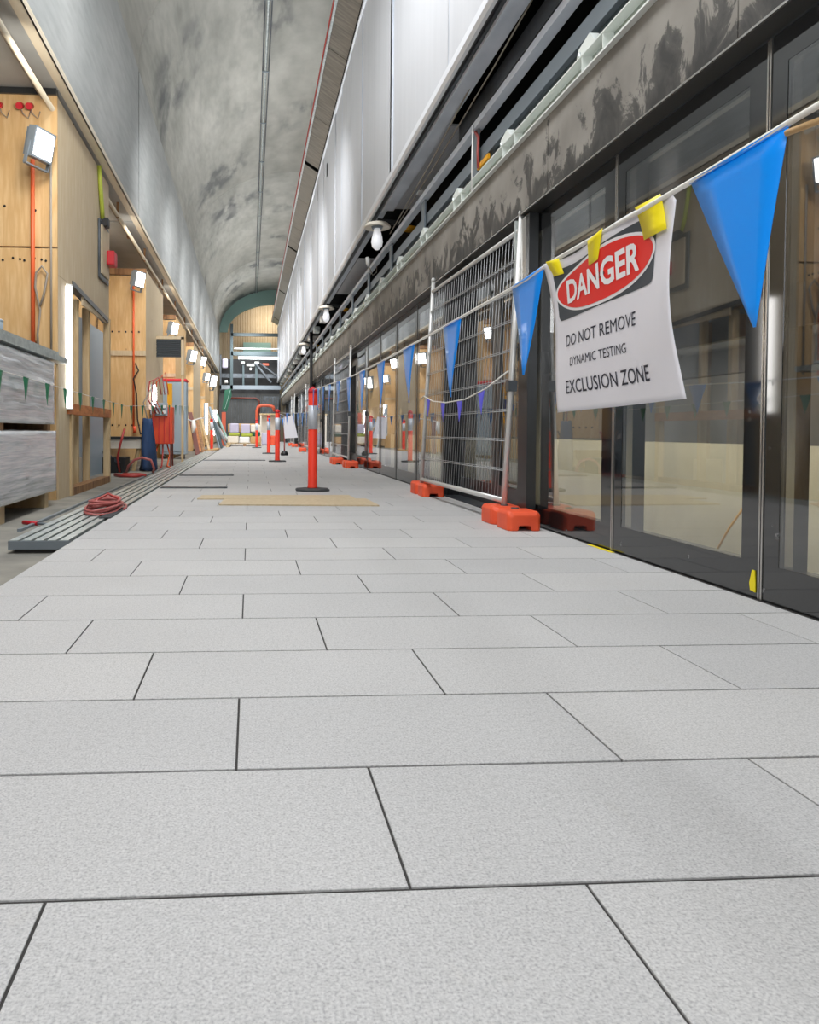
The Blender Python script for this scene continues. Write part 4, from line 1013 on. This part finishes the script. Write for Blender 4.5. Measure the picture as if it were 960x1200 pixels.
def rrect(u0, u1, v0, v1, r=.02, asp=1.45):
    o = []
    for cx, cy, a0 in ((u1 - r, v0 + r * asp, -PI / 2), (u1 - r, v1 - r * asp, 0), (u0 + r, v1 - r * asp, PI / 2), (u0 + r, v0 + r * asp, PI)):
        for i in range(7):
            a = a0 + PI / 2 * i / 6; o.append((cx + r * math.cos(a), cy + r * asp * math.sin(a)))
    # densify
    q = []
    for i in range(len(o)):
        p0, p1 = o[i], o[(i + 1) % len(o)]
        L_ = math.hypot(p1[0] - p0[0], p1[1] - p0[1]); k = max(1, int(L_ / .04))
        for j in range(k): q.append((p0[0] + (p1[0] - p0[0]) * j / k, p0[1] + (p1[1] - p0[1]) * j / k))
    return q
def ell(cu, cv, ru, rv, n=72): return [(cu + ru * math.cos(2 * PI * i / n), cv + rv * math.sin(2 * PI * i / n)) for i in range(n)]
HB = (.05, .865, .06, .40)
cu_, cv_ = (HB[0] + HB[1]) / 2, (HB[2] + HB[3]) / 2
poly_patch('header_block', rrect(*HB, .03), M['charcoal'], sg, .0010)
poly_patch('white_oval', ell(cu_, cv_, .412, .163), M['whiteink'], sg, .0017)
poly_patch('red_oval', ell(cu_, cv_, .395, .145), M['redink'], sg, .0024)
def text(s, uc, vc, width, height, m, lift, bold=0.0, name='lettering', left=None):
    cu = bpy.data.curves.new('lettering', 'FONT'); cu.body = s; cu.align_x = 'LEFT'; cu.size = 1.0; cu.offset = bold; cu.resolution_u = 3
    ob = bpy.data.objects.new('tmp', cu); C.objects.link(ob)
    dg = bpy.context.evaluated_depsgraph_get(); me = bpy.data.meshes.new_from_object(ob.evaluated_get(dg))
    bpy.data.objects.remove(ob); bpy.data.curves.remove(cu)
    import bmesh
    bm = bmesh.new(); bm.from_mesh(me); bmesh.ops.triangulate(bm, faces=bm.faces)
    xs = [v.co.x for v in bm.verts]; ys = [v.co.y for v in bm.verts]; x0, x1, y0, y1 = min(xs), max(xs), min(ys), max(ys)
    org = parent_world(sg)
    for v in bm.verts:
        u = uc - width / 2 + (v.co.x - x0) / (x1 - x0) * width; w = vc + height / 2 - (v.co.y - y0) / (y1 - y0) * height
        v.co = S(u, w, lift) - org
    bm.to_mesh(me); bm.free(); me.materials.clear(); me.materials.append(m); me.name = name
    o = bpy.data.objects.new(name, me); C.objects.link(o); o.parent = sg; return o
text('DANGER', cu_, cv_, .60, .155, M['whiteink'], .0042, bold=.028, name='heading_text')
text('DO NOT REMOVE', .425, .545, .60, .075, M['ink'], .0016)
text('DYNAMIC TESTING', .405, .685, .47, .055, M['ink'], .0016)
text('EXCLUSION ZONE', .46, .845, .68, .085, M['ink'], .0016, bold=.003)
def tape(u0, u1, u2, u3, v1, up=.012, lift=.004):
    mb = MB(); vs = []
    for j in range(6):
        f = j / 5; v = -.008 + (v1 + .008) * f
        for (a, b_) in ((u0, u2), (u1, u3)):
            u = a + (b_ - a) * f; vs.append(S(u, max(v, 0), lift) + Vector((0, 0, .297 * max(0, -v))))
    mb.add(vs, [(j * 2, j * 2 + 1, j * 2 + 3, j * 2 + 2) for j in range(5)], True)
    back = [v + Vector((.010, 0, 0)) for v in vs[:2]]
    o = mb.build('tape', M['yellow'], sg, fixn=False); s_ = o.modifiers.new('t', 'SOLIDIFY'); s_.thickness = .0008
tape(.035, .13, .07, .15, .10); tape(.40, .53, .39, .47, .14); tape(.74, .90, .79, .97, .17)
# small far sign on the second bunting
t = thing('paper_sign', 'small white sheet hanging from the far bunting', 'sign', (.88, 18.0, .5))
MB().prism([(.80, 1.02), (1.05, 1.04), (1.16, .52), (.84, .50)], 'y', 18.0, 18.006).build('sheet', M['paper'], t)
MB().cyl((.83, 18.02, 1.03), (1.02, 18.02, 1.03), .01, 6).build('tape', M['redink'], t)

# ================================================================== FLOOR ITEMS
tag(MB().prism([(-.28, 6.72), (1.17, 6.62), (1.15, 7.28), (-.25, 7.25)], 'z', .0005, .013).build('plywood_board', M['plypale']), 'thin cream board lying on the pavers before the nearest bollard', 'board')
tag(MB().prism([(-.52, 7.3), (1.05, 7.3), (1.04, 7.72), (-.5, 7.72)], 'z', .0005, .010).build('plywood_board', M['plypale']), 'thin cream board lying just behind the front one', 'board')
tag(MB().box(-1.05, -.27, 8.72, 8.92, .0005, .012).build('cover_strip', M['steel']), 'nearer dark metal cover strip on the left pavers', 'cover strip')
tag(MB().box(-1.06, -.25, 11.15, 11.4, .0005, .012).build('cover_strip', M['steel']), 'farther dark metal cover strip on the left pavers', 'cover strip')
for k, y in enumerate((16.9,)):
    tag(MB().box(-1.07, .35, y, y + .25, .0005, .012).build('cover_strip', M['steel']), 'long dark metal cover strip across the far pavers', 'cover strip')
t = thing('black_weight', 'small black weight with thin post past the second bollard', 'weight', (.95, 20.5, 0))
MB().lathe([(.10, 0), (.11, .05), (.07, .12)], (.95, 20.5, 0), 14).build('base', M['black'], t); MB().cyl((.95, 20.5, .1), (.95, 20.5, 1.1), .02, 8).build('post', M['pinkhose'], t)

# pallets with packages
t = thing('timber_pallet', 'timber pallet under wrapped packages at hall end', 'pallet', (-.2, 33, 0))
for z, y in ((.0, None),):
    for x in (-1.0, -.3, .35): MB().box(x, x + .12, 32.4, 33.6, 0, .1).build('bearer', M['timberdark'], t)
    for k in range(6): MB().box(-1.05, .5, 32.4 + k * .2, 32.52 + k * .2, .1, .13).build('deck_board', M['timber'], t)
def pack(x0, x1, z0, z1, m, lb, y0=32.5, y1=33.3): return tag(MB().box(x0, x1, y0, y1, z0, z1).build('package', M[m], bevel=.05), lb, 'package', 'packages on the far pallet')
pack(-1.0, -.5, .13, .45, 'cream', 'cream sack at lower left of the far pallet'); pack(-.48, -.02, .13, .42, 'whiteplastic', 'white sack at lower middle of the far pallet'); pack(0, .48, .13, .44, 'cardboard', 'brown carton at lower right of the far pallet')
pack(-.95, -.45, .45, .58, 'lime', 'lime bag in the middle layer, left'); pack(-.4, .1, .42, .56, 'lime', 'lime bag in the middle layer, centre'); pack(.12, .45, .44, .62, 'darkgreen', 'dark green bag in the middle layer, right')
pack(-.9, -.5, .58, 1.0, 'lilac', 'lilac pack on the top layer, left'); pack(-.42, 0, .56, .98, 'lilac', 'lilac pack on the top layer, centre'); pack(.02, .45, .62, .95, 'cream', 'cream pack on the top layer, right')
pack(-1.0, .42, .6, 1.0, 'cardboard', 'wide brown carton behind the lilac packs', 33.35, 33.6)
for k, (x, z) in enumerate(((-1.55, 0), (-1.3, 0), (-1.42, .12))):
    tag(MB().box(x, x + .2, 30.5, 34, z + .001, z + .11).build('timber_plank', M['timber'] if k % 2 else M['timberdark']) if False else MB().box(-1.0 + .02 * k - (.0), -.85 + .02 * k, 30.4 + k * .3, 32.2, .001 + .06 * k, .055 + .06 * k).build('timber_plank', M['timber']), ['bottom', 'middle', 'top'][k] + ' plank in the small stack left of the pallet', 'plank', 'planks by the pallet')
t = thing('work_table', 'small pale work table right of the packed pallet', 'table', (.85, 36, 0))
MB().box(.45, 1.35, 35.6, 36.4, 1.45, 1.52).build('top', M['timber'], t)
for x in (.48, 1.28):
    for y in (35.62, 36.32): MB().box(x, x + .06, y, y + .06, 0, 1.45).build('leg', M['cream'], t)
MB().box(.5, 1.3, 36.3, 36.35, .3, 1.45).build('back_panel', M['cream'], t)
tag(MB().box(.55, .95, 35.7, 36.2, .001, .6).build('lilac_drum', M['lilac'], bevel=.06), 'lilac bundle under the pale work table', 'bundle')
tag(MB().box(.98, 1.25, 35.7, 36.1, .001, .45).build('orange_crate', M['orange'], bevel=.03), 'orange crate under the pale work table', 'crate')
# orange-red pipe arch
mb = MB().tube([(.35, 39, 0), (.35, 39, 1.75), (.42, 39, 1.95), (.6, 39, 2.02), (1.0, 39, 2.02), (1.2, 39, 1.95), (1.28, 39, 1.7)], .085, 10)
tag(mb.build('pipe_arch', M['brick']), 'orange-red bent pipe frame at the hall end', 'pipe')

# ================================================================== END STRUCTURE
en = sempty('wall_back', (0, YE, 0))
MB().box(-1.95, 1.9, YE - .6, YE - .5, 0, 3.0).build('hoarding', M['backdark'], en)
mb = MB()
for k in range(24): mb.box(-1.6 + k * .14, -1.58 + k * .14, YE - .62, YE - .6, .6, 2.9)
mb.build('hoarding_rib', M['steel'], en)
MB().box(-6, 6, YE + 4, YE + 4.2, -.3, 12).build('far_sheeting', M['plypale'], en)
mb = MB()
for k in range(22): mb.box(-1.9 + k * .17, -1.88 + k * .17, YE + 3.96, YE + 4, 5.2, 10)
mb.build('far_stud', M['timberdark'], en)
MB().box(-1.95, 1.9, YE + 1.0, YE + 1.1, 3.0, 5.3).build('dark_backing', M['black'], en)
MB().box(-.5, 1.4, YE + 3.7, YE + 3.9, 5.9, 6.7).build('teal_sheet', M['teal'], en)
# arch collar
mb = MB(); n = 24; T = [PI - PI * i / n for i in range(n + 1)]
cx = XW + AV
inn = [(cx + (AV - .5) * math.cos(t_), ZS + .0 + (BV - .9) * math.sin(t_)) for t_ in T]; out = [(cx + (AV + .2) * math.cos(t_), ZS + (BV + .2) * math.sin(t_)) for t_ in T]
vs = [(x, YE - .1, z) for x, z in inn] + [(x, YE - .1, z) for x, z in out] + [(x, YE + .3, z) for x, z in inn] + [(x, YE + .3, z) for x, z in out]
m1 = n + 1
mb.add(vs, [(i, i + 1, m1 + i + 1, m1 + i) for i in range(n)] + [(2 * m1 + i, 3 * m1 + i, 3 * m1 + i + 1, 2 * m1 + i + 1) for i in range(n)] + [(i, 2 * m1 + i, 2 * m1 + i + 1, i + 1) for i in range(n)])
mb.build('arch_collar', M['teal'], en)
st = thing('steel_gantry', 'dark teal steel gantry spanning the hall end', 'gantry', (0, YE - .8, 0))
def gb(nm, x0, x1, z0, z1, m, y0=YE - .9, y1=YE - .75): MB().box(x0, x1, y0, y1, z0, z1).build(nm, M[m], st)
gb('beam', -1.2, 1.9, 6.55, 6.75, 'tealsteel'); gb('beam', -1.2, 1.9, 5.35, 5.6, 'tealsteel'); gb('beam', -1.9, 1.9, 3.25, 3.5, 'midsteel'); gb('beam', -1.9, 1.9, 4.0, 4.25, 'steel', YE - .5, YE - .4)
gb('post', -1.25, -1.08, 3.2, 7.3, 'tealsteel'); gb('post', -1.9, -1.8, 3.2, 5.4, 'steel'); gb('post', -.5, -.38, 3.5, 5.0, 'tealsteel', YE - .6, YE - .5); gb('post', .3, .45, 3.5, 5.0, 'tealsteel', YE - .6, YE - .5)
MB().bar((.3, YE - .8, 4.9), (1.3, YE - .8, 3.7), .1, .1).build('brace', M['steel'], st); MB().bar((.6, YE - .8, 4.9), (1.8, YE - .8, 4.0), .08, .08).build('brace', M['steel'], st)
gb('handrail', -1.0, 1.9, 5.75, 5.82, 'palegreen')
t = thing('strip_light', 'long bluish strip light under the gantry beam', 'strip light', (.3, YE - 1.0, 5.2))
MB().box(-.75, 1.8, YE - 1.0, YE - .92, 5.12, 5.24).build('diffuser', M['strip'], t); MB().box(-.77, 1.82, YE - 1.02, YE - .9, 5.24, 5.3).build('housing', M['midsteel'], t)
for k, (x, z, w, c) in enumerate(((-.6, 4.85, .25, 'palegreen'), (-.25, 4.7, .5, 'palegreen'), (.25, 4.85, .3, 'whiteplastic'), (.75, 4.75, .4, 'brick'), (-.05, 4.45, .12, 'whiteplastic'))):
    tag(MB().box(x, x + w, YE - .74, YE - .64, z, z + .16).build('gantry_fitting', M[c], bevel=.03), ['pale green fitting at gantry left', 'long pale green fitting on the gantry', 'white fitting at gantry centre', 'dull orange fitting at gantry right', 'small white lamp low on the gantry'][k], 'fitting')
tag(MB().box(-1.75, -1.4, YE - 1.0, YE - .8, 4.55, 5.15).build('pale_sack', M['lilac'], bevel=.08), 'pale blue-grey bundle hanging left of the gantry post', 'bundle')
tag(MB().tube([(-1.6, YE - 1, 3.7), (-1.4, YE - 1, 3.72)], .1, 8).build('white_lamp', M['whiteplastic']), 'small white rounded fitting low left of the gantry', 'fitting')
# brown pipe around hoarding
tag(MB().tube([(-1.3, YE - .7, 2.72), (.35, YE - .7, 2.72), (.55, YE - .7, 2.55), (.58, YE - .7, 1.6)], .05, 8).build('brown_pipe', M['brownpipe']), 'thin brown-red pipe bent across the grey end hoarding', 'pipe')
t = thing('container_end', 'grey ribbed cabinet right of the brown-red pipe', 'cabinet', (1.2, YE - 1.2, 1.4))
MB().box(.75, 1.75, YE - 1.3, YE - .8, 1.65, 2.8).build('body', M['steel'], t)
mb = MB()
for k in range(6): mb.box(.8 + k * .16, .86 + k * .16, YE - 1.33, YE - 1.3, 1.7, 2.75)
mb.build('rib', M['backdark'], t); MB().box(.72, 1.8, YE - 1.35, YE - .8, 1.5, 1.65).build('base_frame', M['tealsteel'], t)

# close the hall behind the camera
struct(MB().box(-6, 4.5, -2.3, -2.1, -.3, 10).build('wall_rear', M['wallconc']), 'plain wall behind the viewpoint')
struct(MB().box(-6.1, -6, -2.3, YE + 4, -.3, 6).build('wall_left_outer', M['wallconc']), 'outer wall behind the hoarding')

# ================================================================== LIGHTS
def area(name, loc, size, size_y, power, n, col=(1, 1, 1), spread=170):
    l = bpy.data.lights.new(name, 'AREA'); l.shape = 'RECTANGLE'; l.size = size; l.size_y = size_y; l.energy = power; l.color = col
    o = bpy.data.objects.new(name, l); C.objects.link(o); o.location = loc
    z = -Vector(n).normalized(); x = Vector((0, 1, 0)).cross(z).normalized(); y = z.cross(x)
    o.rotation_euler = Matrix(((x.x, y.x, z.x), (x.y, y.y, z.y), (x.z, y.z, z.z))).to_euler(); l.spread = math.radians(spread); return o
W_ = (1, .985, .96); CO = (.97, .985, 1)
area('hall_fill', (-.1, 4.2, 6.7), 1.4, 8, 400, (0, .05, -1), CO)  # added overhead fill, not a fitting of the hall
for k in range(9):
    area('hall_fill', (-.1, 12.5 + 4 * k, 6.5), 1.6, 1.6, 120, (0, .62, -.78), CO, 120)  # more added fill down the hall, tilted so only its back is in view
for y in (7, 22, 37):
    area('vault_fill', (-.1, y, 2.6), .8, 14.5, 210, (.0, 0, 1), CO, 95)  # added fill from below to brighten the vault
area('rear_fill', (-1.2, -1.5, 2.4), 1.6, 1.6, 75, (.75, 1, -.2), CO)  # added fill behind the viewpoint to light the pennants and sign
for y in (6.6, 12.5, 18.5, 25, 32):
    area('bay_light', (-1.75, y, 3.7), .4, .4, 20, (-.55, .75, -.35), (1, .94, .86))
for y in (3, 9, 15, 22, 30, 38):
    area('track_fill', (2.36, y, .9), .5, 6, 52, (1, 0, -.12), (1, .97, .9))  # unseen fill added to brighten the trackway behind the glass
area('end_light', (1.2, YE + 2, 8.3), 1, 1, 75, (-.2, 1, -.2), (1, .93, .8))

w = bpy.data.worlds.new('world'); bpy.context.scene.world = w; w.use_nodes = True
w.node_tree.nodes['Background'].inputs[0].default_value = (.8, .85, .9, 1); w.node_tree.nodes['Background'].inputs[1].default_value = .25

# ================================================================== CAMERA
f_, px, py, yaw, pitch, roll = 865.8, 345.98, 525.0, .060857, -.022996, -.0049327
cy, sy = math.cos(yaw), math.sin(yaw)
fw = Vector((sy * math.cos(pitch), cy * math.cos(pitch), math.sin(pitch))); r0 = Vector((cy, -sy, 0)); d0 = fw.cross(r0)
c_, s_ = math.cos(roll), math.sin(roll)
rt = r0 * c_ + d0 * s_; dn = r0 * -s_ + d0 * c_
cam = bpy.data.cameras.new('camera'); co = bpy.data.objects.new('camera', cam); C.objects.link(co)
mw = Matrix(((rt.x, -dn.x, -fw.x, 0), (rt.y, -dn.y, -fw.y, 0), (rt.z, -dn.z, -fw.z, .68), (0, 0, 0, 1)))
co.matrix_world = mw
cam.sensor_fit = 'HORIZONTAL'; cam.sensor_width = 36; cam.lens = f_ / 960 * 36
cam.shift_x = (480 - px) / 960; cam.shift_y = -(600 - py) / 960
cam.clip_start = .05; cam.clip_end = 200
sc = bpy.context.scene; sc.camera = co
sc.view_settings.view_transform = 'Standard'; sc.view_settings.look = 'None'; sc.view_settings.gamma = 1; sc.view_settings.exposure = 0.0
sc.view_settings.use_curve_mapping = False
sc.cycles.max_bounces = 8; sc.cycles.transparent_max_bounces = 16
